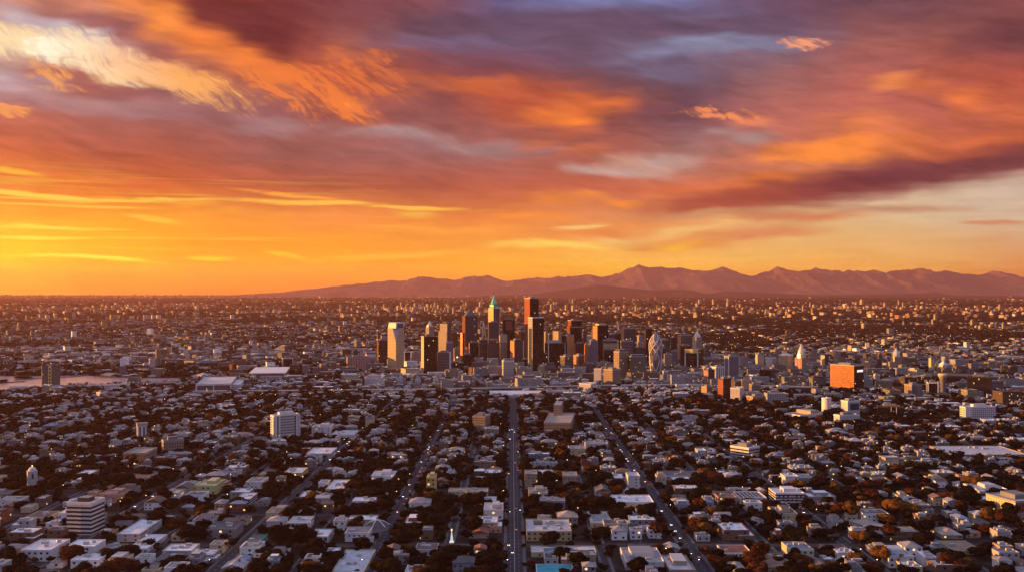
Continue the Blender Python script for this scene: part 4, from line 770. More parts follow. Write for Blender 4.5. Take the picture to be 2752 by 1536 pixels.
# ---- the lower ranks that fill the gaps of the skyline
for nm, lb, xl, xc, xr, yt, yb, wl in [
 ('pink_block', 'low salmon block between the small framed block and the black slab tower', 1104, 1106, 1132, 948, 980, 'pink'),
 ('dark_block', 'wide black block filling the dark hollow below the pyramid roof', 1195, 1197, 1246, 975, 1001, 'black'),
 ('stone_block', 'grey block peeping out right of the domed tower', 1164, 1172, 1181, 906, 970, 'mauve'),
 ('dark_block', 'black block between the gold-banded tower and the stone block', 1269, 1272, 1300, 989, 1008, 'black'),
 ('pale_block', 'mauve block high behind the black cap block, left part', 1462, 1466, 1474, 892, 965, 'beige'),
 ('grey_block', 'grey block high behind the black cap block, right part', 1473, 1475, 1487, 897, 966, 'grey'),
 ('dark_block', 'dark block between the rust-brown tower and the slim orange one', 1543, 1547, 1570, 922, 984, 'dark'),
 ('grey_block', 'low mauve block in front of the black gold-stepped tower, right side', 1566, 1568, 1600, 978, 1008, 'mauve'),
 ('stone_block', 'grey block with a bright yellow rim right of the yellow-capped tower', 1634, 1636, 1656, 900, 968, 'mauve'),
 ('glass_block', 'dark glossy block in front of the bronze ribbon tower', 1622, 1624, 1650, 940, 990, 'black'),
 ('orange_block', 'small orange block between the grey towers and the ribbed curving tower', 1714, 1718, 1730, 920, 975, 'orange_sunlit'),
 ('dark_block', 'dark block right of the orange-edged grey tower', 1706, 1708, 1734, 934, 985, 'mauve'),
 ('dark_block', 'dark block at the right foot of the ribbed curving tower', 1778, 1780, 1790, 935, 990, 'dark'),
 ('grey_block', 'squat grey block below the pinkish beige one', 1790, 1793, 1832, 996, 1014, 'mauve'),
 ('grey_block', 'flat grey office block right of the framed cube', 1890, 1893, 1922, 963, 990, 'grey'),
 ('beige_block', 'low tan block at the foot of the framed cube', 1856, 1860, 1890, 1003, 1020, 'tan'),
 ('mauve_block', 'low mauve block below the black cap block', 1476, 1479, 1506, 990, 1008, 'mauve'),
 ('mauve_block', 'broad grey-brown block in front of the black cap block', 1497, 1500, 1545, 1000, 1022, 'grey'),
 ('grey_block', 'squat concrete block in front of the grey twin slabs', 1562, 1564, 1598, 1004, 1028, 'mauve'),
 ('pale_block', 'low white block right of the art deco building', 1478, 1480, 1500, 1012, 1027, 'beige'),
 ('dark_block', 'black block behind the mauve-beige wide block', 1404, 1406, 1424, 965, 992, 'black'),
 ('dark_block', 'black slab right of the wedge tower foot', 1455, 1457, 1472, 950, 992, 'black'),
 ('pale_block', 'low pale block between the chiselled tower and the black slab', 1078, 1090, 1128, 991, 1010, 'cream'),
 ('pale_block', 'grey-white low block in front of the chiselled tower', 1049, 1053, 1080, 1003, 1018, 'beige'),
 ('stone_block', 'grey low block in front of the ribbed grey block', 1149, 1153, 1205, 1002, 1016, 'grey'),
 ('pale_block', 'white-grey hall right of the bullet-shaped tower', 2170, 2173, 2202, 973, 994, 'beige'),
 ('tan_block', 'wide tan block behind the white-grey hall', 2172, 2175, 2206, 959, 985, 'tan'),
 ('tan_block', 'tan block left of the cream domed tower foot', 2353, 2358, 2396, 1022, 1046, 'tan'),
 ('grey_block', 'grey block with a low wing left of the broad black slab', 2573, 2576, 2598, 1026, 1052, 'grey'),
 ('office_tower', 'tall dark tower behind the two-shafted blue-grey tower', 1562, 1567, 1580, 888, 968, 'mauve'),
 ('office_tower', 'dark tower rising between the bronze tower and the orange-edged grey one', 1650, 1655, 1670, 896, 972, 'black'),
 ('office_tower', 'slim beige tower right of the orange-edged grey one', 1712, 1717, 1728, 902, 970, 'beige'),
 ('office_tower', 'mauve tower behind the pinkish beige block', 1783, 1789, 1801, 915, 972, 'mauve'),
 ('office_tower', 'dark tower left of the orange-sided grey tower, farther back', 1802, 1807, 1819, 906, 970, 'dark'),
 ('office_tower', 'brown tower between the rust tower and the pale piered tower', 1498, 1503, 1514, 906, 968, 'brown'),
 ('office_tower', 'grey tower right of the steeple tower', 1889, 1895, 1910, 925, 978, 'grey'),
 ('pale_tower', 'pale mid-rise beyond the tall blue-grey tower with the white corner', 1990, 1997, 2010, 958, 1000, 'beige'),
 ('pale_tower', 'cream mid-rise left of the whitish block with the dark red side', 2030, 2038, 2052, 951, 998, 'cream'),
 ('pale_tower', 'slim tan mid-rise right of the bullet-shaped tower', 2180, 2186, 2196, 940, 985, 'tan'),
 ('pale_tower', 'pale mid-rise far behind the slim spotted tower', 2240, 2246, 2258, 948, 982, 'beige'),
 ('dark_tower', 'dark mid-rise left of the domed cream tower wing', 2357, 2362, 2370, 952, 998, 'mauve'),
 ('pale_tower', 'cream mid-rise between the ornate block and the gabled tower', 2496, 2502, 2512, 962, 1004, 'cream'),
 ('dark_hall', 'long black hall behind the broad black slab', 2484, 2486, 2598, 1006, 1025, 'black'),
 ('yellow_block', 'small yellow-lit block beyond the broad black slab', 2634, 2646, 2661, 980, 993, 'cream'),
 ('lit_hall', 'long low hall glowing yellow near the right edge', 2700, 2748, 2752, 1016, 1026, 'cream'),
 ('dark_block', 'dark windowless block left of the white sign-box hall', 823, 826, 866, 1006, 1026, 'black'),
 ('lit_block', 'low tan block with sunlit roof behind the white sign-box hall', 918, 924, 965, 1009, 1024, 'cream'),
 ('tan_block', 'long low tan block behind the low orange-lit one', 859, 863, 913, 979, 996, 'tan'),
 ('brown_block', 'long low red-brown hall left of the framed black cube', 636, 640, 690, 984, 1000, 'red'),
 ('grey_block', 'grey low block below the big mirror-glass block, left', 2215, 2222, 2262, 1058, 1074, 'beige'),
 ('brown_block', 'brown low block below the big mirror-glass block, right', 2256, 2260, 2284, 1056, 1074, 'mauve'),
 ('grey_block', 'grey block left of the tan apartment block', 2398, 2402, 2427, 1040, 1058, 'mauve'),
 ('white_block', 'white house-sized block between the red tower and the freeway', 1815, 1818, 1850, 1034, 1048, 'white_plain'),
 ('cream_block', 'cream sunlit block amid trees behind the arena', 1478, 1484, 1530, 1030, 1044, 'tan'),
 ('grey_block', 'low grey hall right of the arena', 1468, 1470, 1540, 1052, 1066, 'grey')]:
    tower(nm, lb, xl, xc, xr, yt, yb, wl, 0.8, pent=1 if yb - yt > 25 else 0, cat='block', roof=rnd.choice(['grey', 'pale', 'grey', 'dark']))

ORD = lambda n: '%d%s' % (n, 'th' if 10 <= n % 100 <= 20 else {1: 'st', 2: 'nd', 3: 'rd'}.get(n % 10, 'th'))
for k in range(23):                                     # a low rank of mid-rises trailing off to the right
    x0 = 1612 + k * 41 + rnd.uniform(-8, 8); wpx = rnd.uniform(14, 26); yb = rnd.uniform(1004, 1034); hp = rnd.uniform(13, 34); wl, wn_ = rnd.choice([('beige', 'beige'), ('mauve', 'dark mauve'), ('grey', 'grey'), ('tan', 'tan'), ('white', 'pale'), ('black', 'black'), ('cream', 'cream'), ('bluegrey', 'blue-grey')])
    d_ = depth(yb); i_ = int((wx(x0 + wpx / 2, d_) - OX0) / OC); j_ = int((d_ + 12 - OY0) / OC)
    if 0 <= i_ < OCC.shape[0] and 0 <= j_ < OCC.shape[1] and OCC[i_, j_]: continue
    tower('mid_rise', wn_ + ' mid-rise, %s from the left in the low rank right of downtown' % ORD(k + 1), x0, x0 + wpx * rnd.uniform(.15, .4), x0 + wpx, yb - hp, yb, wl, 0.9, pent=1, cat='block')
# ------------------------------------------------------------------ streets
AVES = [(-860, 5), (-745, 5), (-640, 6), (-540, 5), (-445, 5), (-362, 8), (-292, 5), (-222, 8.5), (-162, 4.5), (-108, 9.5), (-52, 4.5), (2, 13), (72, 5), (144, 11), (208, 5.5), (276, 8), (352, 5), (440, 5), (530, 5), (620, 6), (720, 5), (820, 5)]
AVE_END = {2: 1900, 144: 1720, -108: 1560, -222: 1850, 276: 1450}
CROSS = [(655, 7), (809, 12), (918, 6), (1030, 7), (1150, 6), (1290, 7), (1440, 6), (1600, 7), (1780, 6), (1950, 6)]
m_road = plain('asphalt', (0.034, 0.033, 0.042), 0.9, amt=0.3, scale=0.05, spec=0.2); m_pave = plain('paving', (0.09, 0.085, 0.09), 0.9, amt=0.2); m_line = plain('road_paint', (0.35, 0.34, 0.33), 0.7)
g = MB(); lines = MB(); pv = MB()
for x, w in AVES:
    ye = AVE_END.get(x, 1900)
    mark(x - w / 2 - 1.6, x + w / 2 + 1.6, 560, ye)
    g.face([(x - w / 2, 560, .10), (x + w / 2, 560, .10), (x + w / 2, ye, .10), (x - w / 2, ye, .10)])
    edges_y = [560] + [q for c, cw in CROSS for q in (c - cw / 2, c + cw / 2) if q < ye] + [ye]
    for k in range(0, len(edges_y) - 1, 2):
        for sgn in (-1, 1):
            a, b_ = sorted((x + sgn * w / 2, x + sgn * (w / 2 + 2.4))); pv.box(a, b_, edges_y[k], edges_y[k + 1], 0, .22)
    if w >= 8:
        y = 570
        while y < min(ye, 1500):
            for off in ((0,) if w < 12 else (-3.2, 3.2)): lines.face([(x + off - .12, y, .105), (x + off + .12, y, .105), (x + off + .12, y + 4, .105), (x + off - .12, y + 4, .105)])
            y += 11
        if w > 12:
            for off in (-.2, .2): lines.face([(x + off - .1, 560, .105), (x + off + .1, 560, .105), (x + off + .1, 1500, .105), (x + off - .1, 1500, .105)])
tag(g.build('road', m_road), kind='structure')
g = MB()
for y, w in CROSS:
    mark(-950, 950, y - w / 2 - 1.5, y + w / 2 + 1.5); g.face([(-950, y - w / 2, .06), (950, y - w / 2, .06), (950, y + w / 2, .06), (-950, y + w / 2, .06)])
tag(g.build('cross_road', m_road), kind='structure'); tag(pv.build('pavement', m_pave), kind='structure'); tag(lines.build('road_marking', m_line), kind='structure')
# the main road bends away to the left in front of downtown; an elevated freeway crosses there
def ribbon(pts, w, z, name, mat, thick=0.0):
    q = MB(); n = len(pts)
    for i in range(n - 1):
        (x0, y0), (x1, y1) = pts[i], pts[i + 1]
        def nrm(k):
            a = pts[max(k - 1, 0)]; b_ = pts[min(k + 1, n - 1)]; dx, dy = b_[0] - a[0], b_[1] - a[1]; l_ = math.hypot(dx, dy); return -dy / l_ * w / 2, dx / l_ * w / 2
        n0, n1 = nrm(i), nrm(i + 1)
        A, B_, C_, D_ = (x0 - n0[0], y0 - n0[1]), (x1 - n1[0], y1 - n1[1]), (x1 + n1[0], y1 + n1[1]), (x0 + n0[0], y0 + n0[1])
        q.face([A + (z,), B_ + (z,), C_ + (z,), D_ + (z,)])
        if thick:
            for P, Q_ in ((A, B_), (C_, D_)): q.face([P + (z - thick,), Q_ + (z - thick,), Q_ + (z,), P + (z,)])
        mark(min(x0, x1) - w / 2, max(x0, x1) + w / 2, min(y0, y1) - w / 2, max(y0, y1) + w / 2)
    return tag(q.build(name, mat), kind='structure')
ribbon([(2, 1895), (-8, 1960), (-30, 2030), (-70, 2090), (-130, 2130), (-220, 2160), (-330, 2170)], 16, .12, 'bending_road', m_road)
ribbon([(-640, 1975), (-420, 1990), (-200, 2010), (0, 2045), (160, 2090), (340, 2110), (560, 2080), (760, 2030)], 22, 7.0, 'freeway', plain('concrete', (0.22, 0.21, 0.22), 0.9), 1.6)
# ------------------------------------------------------------------ materials of the low city
m_wall = facade('house_wall', (1, 1, 1), (0.03, 0.03, 0.035), 3.3, 4.2, 0.42, 0.42, 0.05, attr=True, miss=0.35, grough=0.2, estr=0.5)
m_wallfar = attr_mat('far_wall', 0.8, 0.2, 0.02, 0.4)
m_rf, N, b = new_mat('house_roof'); t = N.n('ShaderNodeTexCoord'); a_ = N.n('ShaderNodeVertexColor'); a_.layer_name = 'Col'
c1 = worn(N, t.outputs['Object'], a_.outputs[0], 0.36, 0.2); n_s = N.noise(t.outputs['Object'], 0.9, 3, 0.6, '3D')
N.l(N.mix(N.maprange(n_s.outputs[0], 0.55, 0.7, 0, 0.35), c1, (0.06, 0.055, 0.055, 1)), b.inputs['Base Color']); b.inputs['Roughness'].default_value = 0.75; b.inputs['Specular IOR Level'].default_value = 0.3
m_unit = plain('roof_unit_grey', (0.4, 0.39, 0.4), 0.6); m_glass = plain('window_glass', (0.02, 0.02, 0.028), 0.1); m_glow = plain('lit_window', (0.5, 0.3, 0.1), 0.5, emis=(1.0, 0.6, 0.25), estr=0.6)
WALLC = [('white', (0.72, 0.69, 0.70), 6), ('cream', (0.50, 0.42, 0.30), 3), ('pale grey', (0.40, 0.38, 0.40), 5), ('grey', (0.24, 0.22, 0.23), 3), ('tan', (0.34, 0.25, 0.18), 3), ('brown', (0.16, 0.09, 0.06), 2), ('salmon', (0.45, 0.24, 0.17), 1), ('blue-grey', (0.22, 0.25, 0.32), 1), ('brick-red', (0.24, 0.07, 0.045), 1)]
ROOFC = [('white', (0.80, 0.78, 0.82), 6), ('pale grey', (0.52, 0.50, 0.54), 6), ('grey', (0.24, 0.23, 0.25), 6), ('dark grey', (0.10, 0.095, 0.105), 5), ('tan', (0.33, 0.27, 0.23), 3), ('brown', (0.16, 0.10, 0.08), 3), ('terracotta', (0.24, 0.09, 0.055), 1), ('blue', (0.16, 0.22, 0.33), 1)]
def pick(tab, r): 
    tot = sum(q[2] for q in tab); v = r.random() * tot
    for q in tab:
        v -= q[2]
        if v <= 0: return q
    return tab[0]
def jit(c, r, a=0.12): k = 1 + (r.random() * 2 - 1) * a; return tuple(min(0.8, v * k) for v in c)
def lowrise(name, label, x0, x1, y0, y1, h, wc, rc, kind='flat', units=2, wins=0, group=None, cat='building', r=rnd, rot=0.0, floors=None, wing=0):
    """a low building: walls, roof, roof units, doors and windows as parts"""
    cx_, cy_ = (x0 + x1) / 2, (y0 + y1) / 2; a, b_ = (x1 - x0) / 2, (y1 - y0) / 2
    root = tag(empty(name, (cx_, cy_, 0), rot), label, cat, group)
    q = MB()
    if kind in ('hip', 'gable'):
        q.box(-a, a, -b_, b_, 0, h, c=wc, ct=wc)
        rh = min(a, b_) * 0.42; e = .6; al = a >= b_
        ins = (min(a, b_) if kind == 'hip' else -.0)
        if al: R0, R1 = (-a - e + ins, 0, h + rh), (a + e - ins, 0, h + rh)
        else: R0, R1 = (0, -b_ - e + ins, h + rh), (0, b_ + e - ins, h + rh)
        A, B_, C_, D_ = (-a - e, -b_ - e, h + .03), (a + e, -b_ - e, h + .03), (a + e, b_ + e, h + .03), (-a - e, b_ + e, h + .03)
        f = MB()
        if al: fs = [[A, B_, R1, R0], [B_, C_, R1], [C_, D_, R0, R1], [D_, A, R0]]
        else: fs = [[A, B_, R0], [B_, C_, R1, R0], [C_, D_, R1], [D_, A, R0, R1]]
        for p in fs: f.face(p, 0, rc)
        f.build('roof', m_rf, root)
        if units:
            u = MB(); u.box(a * .3, a * .3 + 1.2, b_ * .1, b_ * .1 + 1.2, h + rh * .3, h + rh + 1.2); u.build('chimney', plain('chimney_brick', (.2, .1, .07)), root)
    else:
        q.box(-a, a, -b_, b_, 0, h, c=wc, ct=wc)
        f = MB(); p = .5
        f.face([(-a + p, -b_ + p, h + .02), (a - p, -b_ + p, h + .02), (a - p, b_ - p, h + .02), (-a + p, b_ - p, h + .02)], 0, rc)
        f.build('roof', m_rf, root)
        f = MB(); o = .12; hh = .7 if kind == 'flat' else 1.1
        for bx in ((-a - o, a + o, -b_ - o, -b_ + p), (-a - o, a + o, b_ - p, b_ + o), (-a - o, -a + p, -b_ + p, b_ - p), (a - p, a + o, -b_ + p, b_ - p)): f.box(*bx, h - .3, h + hh, c=jit(wc, r, .2), bottom=True)
        f.build('parapet', m_wallfar, root)
        for k in range(units):
            ux, uy = r.uniform(-.7, .6) * a, r.uniform(-.6, .6) * b_; us = r.uniform(1.2, 2.6)
            u = MB(); u.box(ux - us, ux + us, uy - us * .7, uy + us * .7, h + .02, h + r.uniform(1.2, 2.4)); u.build('rooftop_unit', m_unit, root)
        if kind == 'step':
            u = MB(); u.box(-a * r.uniform(.1, .7), a * .6, -b_ * .3, b_ * .8, h + .02, h + 3.4, c=wc, ct=rc); u.build('upper_floor', m_wallfar, root)
    q.build('walls', m_wall if not wins else m_wallfar, root)
    if wins:
        fl = floors or max(1, int(h // 3.3)); nb = max(1, min(int(2 * a // 4.4), wins // fl if fl else wins))
        for j in range(fl):
            for i in range(nb):
                xc_ = -a + (i + .5) * 2 * a / nb; zc_ = (j + .55) * h / fl; ww = min(1.5, a / nb * .6)
                if r.random() < .18: continue
                u = MB(); u.box(xc_ - ww / 2 - .2, xc_ + ww / 2 + .2, -b_ - .08, -b_ + .05, zc_ - .8, zc_ + .8, bottom=True); u.build('window', m_glow if r.random() < .05 else m_glass, root)
    if wing:
        sx = r.choice([-1, 1]); u = MB(); x_a, x_b = sorted((sx * a * r.uniform(.1, .5), sx * (a + wing))); hw = h * r.uniform(.5, .75)
        u.box(x_a, x_b, -b_ - r.uniform(.5, 3.0), b_ * r.uniform(0, .6), 0, hw, mt=1, c=jit(wc, r, .15), ct=rc); u.build('wing', [m_wall, m_rf], root)
    return root
def hall(name, label, xl, xr, yt, yb, dep, wall, roof, kind='flat', units=2, wins=0, stripes=0, posts=0, roofparts=(), open_=False, rot=0.0):
    d = depth(yb); x0, x1 = wx(xl, d), wx(xr, d); h = (yb - yt) * d / F
    mark(x0 - 1.5, x1 + 1.5, d - 1.5, d + dep + 1.5)
    root = lowrise(name, label, x0, x1, d, d + dep, h, wall, roof, kind, units, wins, rot=rot); a, b_ = (x1 - x0) / 2, dep / 2
    for k in range(stripes):
        z = h * (k + .62) / stripes; q = MB(); q.box(-a - .12, a + .12, -b_ - .15, b_ + .15, z - h / stripes * .24, z + h / stripes * .22, bottom=True); q.build('window_band', m_glass, root)
    if posts:
        q = MB()
        for k in range(posts): xx = -a + 2 * a * k / (posts - 1); q.box(xx - .5, xx + .5, -b_ - 1.2, -b_ - .4, 0, h + .3)
        q.box(-a - .5, a + .5, -b_ - 1.2, -b_ - .4, h * .45, h * .55, bottom=True); q.box(-a - .5, a + .5, -b_ - 1.2, -b_ - .4, h + .3, h + 1.2, bottom=True); q.build('post_frame', TRIM['white'], root)
        q = MB(); q.box(-a + .3, a - .3, -b_ - .3, -b_ - .05, .3, h * .95, bottom=True); q.build('recessed_front', TRIM['dark'], root)
    for (f0, f1, g0, g1, c) in roofparts:
        q = MB(); q.box(f0 * a, f1 * a, g0 * b_, g1 * b_, h + .02, h + .5); q.build('roof_panel', ROOF[c] if isinstance(c, str) else c, root)
    return root, a, b_, h
WH, CR, PG, GR, TN, BR, SA = (0.64, 0.60, 0.60), (0.52, 0.42, 0.27), (0.42, 0.40, 0.42), (0.25, 0.24, 0.25), (0.36, 0.27, 0.19), (0.17, 0.09, 0.06), (0.5, 0.25, 0.16)
RW, RP, RG, RD, RT, RB, RTC = (0.66, 0.64, 0.68), (0.46, 0.44, 0.47), (0.27, 0.26, 0.28), (0.10, 0.095, 0.105), (0.34, 0.28, 0.24), (0.17, 0.11, 0.085), (0.23, 0.08, 0.05)
hall('arena', 'white-roofed arena with coloured roof edges just before downtown', 1313, 1458, 1061, 1068, 90, PG, RW, 'flat', 0, roofparts=[(-.9, -.3, -.8, .2, 'pale'), (-.1, .5, -.95, -.5, 'blue'), (.55, .95, -.9, -.1, 'terracotta')])
hall('angular_house', 'white angular building with two tall dark windows, right of the apartment tower', 838, 888, 1147, 1173, 26, WH, RP, 'step', 1, 0)
hall('low_hall', 'long white box with a pale roof beside the left road', 890, 952, 1167, 1182, 42, WH, RP, units=3)
hall('yellow_building', 'yellow three-storey building under a bright white roof, left of centre', 762, 812, 1270, 1287, 34, (0.5, 0.36, 0.14), RW, units=3, wins=12)
hall('low_hall', 'wide grey-white box hall beside the left road, behind the yellow building', 823, 889, 1218, 1234, 46, PG, RW, units=1)
hall('cream_building', 'cream building with a long white roof full of equipment, left of centre road', 875, 922, 1314, 1332, 50, CR, RW, units=4, wins=14)
r_, a, b_, h = hall('yellow_tower', 'narrow yellow-lit tower with dark windows right of the left road', 1146, 1170, 1284, 1327, 22, (0.6, 0.42, 0.16), CR, 'step', 1, 20)
hall('long_building', 'long low cream building right of the narrow yellow tower', 1205, 1311, 1320, 1335, 18, CR, RT, units=4)
hall('apartment_building', 'white and maroon apartment building beside the central avenue', 1300, 1352, 1371, 1405, 30, WH, RP, 'step', 2, 24, roofparts=[(.3, .9, -.9, -.2, 'terracotta')])
hall('cream_building', 'cream flat building with white corner house, lower left of centre', 715, 770, 1378, 1394, 24, CR, RG, 'step', 2, 14)
hall('balcony_house', 'white house with open balconies at the lower left of centre', 772, 828, 1405, 1424, 26, WH, RP, 'flat', 2, 0, posts=6)
hall('post_house', 'pale roofed house framed by white posts, lower left of centre', 831, 882, 1442, 1461, 28, GR, RW, 'flat', 2, 0, posts=5)
hall('big_hall', 'big pale blue-grey roof cut by the bottom edge, left of centre', 892, 978, 1536, 1549, 62, CR, (0.42, 0.44, 0.5), 'flat', 3)
hall('cream_building', 'cream two-storey block facing front near the tree belt, left of centre', 1050, 1094, 1222, 1238, 16, CR, RP, units=1, wins=14)
hall('white_hall', 'white blank-fronted hall beside the right road', 1573, 1634, 1191, 1212, 14, WH, RG, units=0)
hall('cream_building', 'yellowish square building left of the white blank-fronted hall', 1530, 1576, 1206, 1224, 30, CR, RG, 'flat', 2)
hall('white_tower', 'white narrow tower with a line of dark openings at the right road', 1688, 1720, 1279, 1316, 22, WH, RP, 'flat', 0, 0)
r_, a, b_, h = hall('parking_deck', 'white parking deck with open lit levels, right of centre', 1645, 1757, 1349, 1362, 34, WH, RW, units=2)
for k in range(2):
    for i in range(9): q = MB(); xx = -a + 2 * a * (i + .5) / 9; q.box(xx - a / 9 * .8, xx + a / 9 * .8, -b_ - .2, -b_ + .1, h * (.12 + .45 * k), h * (.4 + .45 * k), bottom=True); q.build('deck_opening', plain('deck_light', (.35, .2, .12), emis=(1, .55, .3), estr=.06), r_)
hall('l_shaped_hall', 'pale-roofed hall with a sunlit left side, right of centre', 1588, 1646, 1405, 1416, 46, CR, RP, 'flat', 1, roofparts=[(-.7, .7, -.6, .7, 'grey')])
hall('court_building', 'broad yellowish building with a dark roof court beside the avenue', 1415, 1536, 1427, 1452, 44, (0.45, 0.35, 0.18), RP, 'flat', 5, 30, roofparts=[(-.65, -.25, .1, .8, 'dark'), (-.1, .7, .2, .6, 'grey')])
hall('cream_building', 'cream building over a red shopfront beside the avenue', 1421, 1472, 1325, 1344, 28, CR, RG, 'step', 1, 14)
hall('tan_tower', 'tan windowless tower house beside the central avenue', 1411, 1444, 1273, 1312, 24, TN, RT, 'flat', 1)
hall('tan_tower', 'tan two-part block with a sunlit left edge, right of the avenue', 1515, 1553, 1279, 1306, 26, TN, RT, 'flat', 1)
hall('shop_row', 'long low shop row with one bright blue roof section, bottom centre', 1428, 1603, 1484, 1495, 20, CR, RP, 'flat', 3, roofparts=[(-.62, -.25, -.9, .9, 'blue'), (.55, .98, -.9, .9, 'pale')])
hall('turquoise_hall', 'hall with a bright turquoise roof at the bottom edge', 1442, 1542, 1538, 1547, 22, WH, (0.02, 0.30, 0.38), 'flat', 0)
hall('white_building', 'white building with a grey equipment deck at the bottom, right of centre', 1682, 1785, 1510, 1529, 40, WH, RG, 'step', 5)
hall('grey_building', 'grey-roofed building cut by the bottom edge right of the white one', 1800, 1868, 1532, 1548, 40, TN, RP, 'step', 4)
hall('villa', 'white-posted villa under a terracotta roof, lower right', 1945, 2022, 1487, 1501, 26, WH, RTC, 'flat', 1, posts=9)
T = tower('striped_office', 'small striped office with a sunlit left face, right of centre', 1963, 2012, 2041, 1203, 1229, 'stripe', 1.2, roof='pale', par=0.6)
hall('dark_roof_hall', 'long hall with a dark slate roof right of the right road', 1776, 1887, 1278, 1287, 30, PG, RD, 'flat', 2)
hall('brown_roof_house', 'square house under a plain brown roof, right of centre', 1930, 1980, 1336, 1352, 30, SA, RB, 'flat', 1)
hall('solar_house', 'white building with rows of solar panels on its roof, right side', 1988, 2060, 1337, 1352, 30, WH, RW, 'flat', 0, roofparts=[(-.9 + .3 * k, -.7 + .3 * k, -.8, .8, 'dark') for k in range(6)])
hall('striped_office', 'modern striped white office with stepped terraces, lower right', 2084, 2162, 1326, 1355, 26, WH, RW, 'step', 1, 0, stripes=4)
T = tower('apartment_building', 'large building with a glowing cream left face at the right edge', 2655, 2728, 2800, 1347, 1386, 'cream', 1.1, roof='pale', faces=['red', 'red', 'cream', 'cream'], par=.8)
T = tower('shed', 'big low shed with a sunlit left wall, lower right', 2283, 2340, 2384, 1417, 1429, 'tan', 1.6, roof='tan', faces=['tan', 'tan', 'tan', 'cream'], par=.3, pent=0)
T = tower('yellow_cube', 'pale yellow cube house catching the sun, right side', 2362, 2379, 2413, 1229, 1250, 'cream', 0.9, roof='pale', par=.6, pent=0)
hall('warehouse', 'very wide flat warehouse reaching the right edge', 2560, 2760, 1221, 1233, 70, TN, RP, 'flat', 5)
hall('blue_roof_house', 'white arcaded house with a pale blue roof section, bottom right', 2388, 2456, 1496, 1524, 26, WH, RP, 'step', 1, 18, roofparts=[(-.95, -.1, -.9, .9, 'blue')])
hall('brown_roof_hall', 'tan hall under a broad brown roof at the bottom edge, right side', 2052, 2146, 1523, 1538, 42, TN, RB, 'flat', 2)
hall('brown_roof_hall', 'low hall with a light brown roof in the lower right', 2562, 2640, 1479, 1489, 30, CR, (0.27, 0.18, 0.13), 'flat', 2)
hall('maroon_roof_hall', 'low hall under a dark maroon roof, lower right', 2228, 2292, 1485, 1494, 26, TN, (0.13, 0.05, 0.045), 'flat', 1)
hall('terrace_house', 'long white terrace with two stepped levels near the right edge', 2624, 2706, 1315, 1330, 30, WH, RP, 'step', 1, stripes=2)
hall('white_building', 'white cube building left of a grey windowless one, right side', 2110, 2146, 1280, 1304, 20, WH, RW, 'flat', 1, 8)
hall('grey_building', 'grey windowless building right of the white cube one', 2149, 2190, 1284, 1304, 26, GR, RG, 'flat', 1)
hall('beige_roof_house', 'small house under a plain beige roof, lower right', 2533, 2586, 1436, 1446, 24, TN, RT, 'hip', 0)
hall('apartment_row', 'white three-storey apartment row with dark stair bays, bottom left', 56, 136, 1478, 1507, 34, WH, RW, 'flat', 3, 30)
hall('yellow_green_building', 'yellow-green building with small dark windows and a roof tower, left side', 526, 580, 1305, 1328, 34, (0.46, 0.44, 0.20), (0.5, 0.46, 0.3), 'step', 1, 24)
hall('striped_office', 'small white office striped with dark bands, left of centre', 634, 672, 1340, 1360, 28, WH, RW, 'flat', 1, stripes=3)
hall('pale_roof_hall', 'hall with a broad pale roof right of the big striped building', 315, 374, 1435, 1454, 54, PG, RW, 'flat', 2)
hall('white_roof_hall', 'long white ribbed roof hall below the pale-roofed one', 343, 396, 1474, 1485, 46, WH, RW, 'flat', 3, roofparts=[(-.5, .2, -.5, .6, 'pale')])
hall('cream_building', 'cream house with balconies at the bottom edge, left side', 276, 324, 1515, 1541, 26, CR, RP, 'step', 1, 18)
hall('green_house', 'teal-walled low hall, lower left', 664, 700, 1455, 1470, 24, (0.03, 0.28, 0.24), RD, 'flat', 1)
# round pavilion with white ribs
x, y, _ = gpt(1008, 1429); mark(x - 13, x + 13, y - 2, y + 24); root = tag(empty('round_pavilion', (x, y + 11, 0)), 'low round pavilion with white ribs spreading over a dark roof', 'pavilion')
q = MB(); q.loft([(0, 21, 21), (4, 21, 21)], n=12, cap=False); q.build('walls', TRIM['grey'], root); q = MB(); q.loft([(4, 22, 22), (6.5, 13, 13), (8.3, .5, .5)], n=12); q.build('roof', ROOF['dark'], root)
for k in range(6):
    q = MB(); an = k * math.pi / 3 + .3; c_, s_ = math.cos(an), math.sin(an); q.tube((c_ * 11.6, s_ * 11.6, 3.6), (c_ * 6.6, s_ * 6.6, 6.9), .45); q.tube((c_ * 6.6, s_ * 6.6, 6.9), (0, 0, 8.8), .45); q.build('rib', TRIM['white'], root)
# white monument, its floodlighting put into the stone as a glow
x, y, _ = gpt(1214, 1456); mark(x - 5, x + 5, y - 3, y + 5); root = tag(empty('monument', (x, y, 0)), 'small floodlit white spire monument with a golden ball among the trees', 'monument')
m_flood = plain('glowing_stone', (.8, .78, .72), emis=(1, .95, .85), estr=.2); q = MB(); q.loft([(0, 3.6, 3.6), (1.2, 3.6, 3.6), (1.3, 2.3, 2.3), (5, 1.7, 1.7), (9.5, .4, .4)]); q.build('spire', m_flood, root); q = MB(); q.loft([(9.4, .1, .1), (10, 1.2, 1.2), (11, 1.2, 1.2), (11.6, .1, .1)], n=8); q.build('golden_ball', m_ball, root)  # stone and ball glow by themselves in place of floodlights
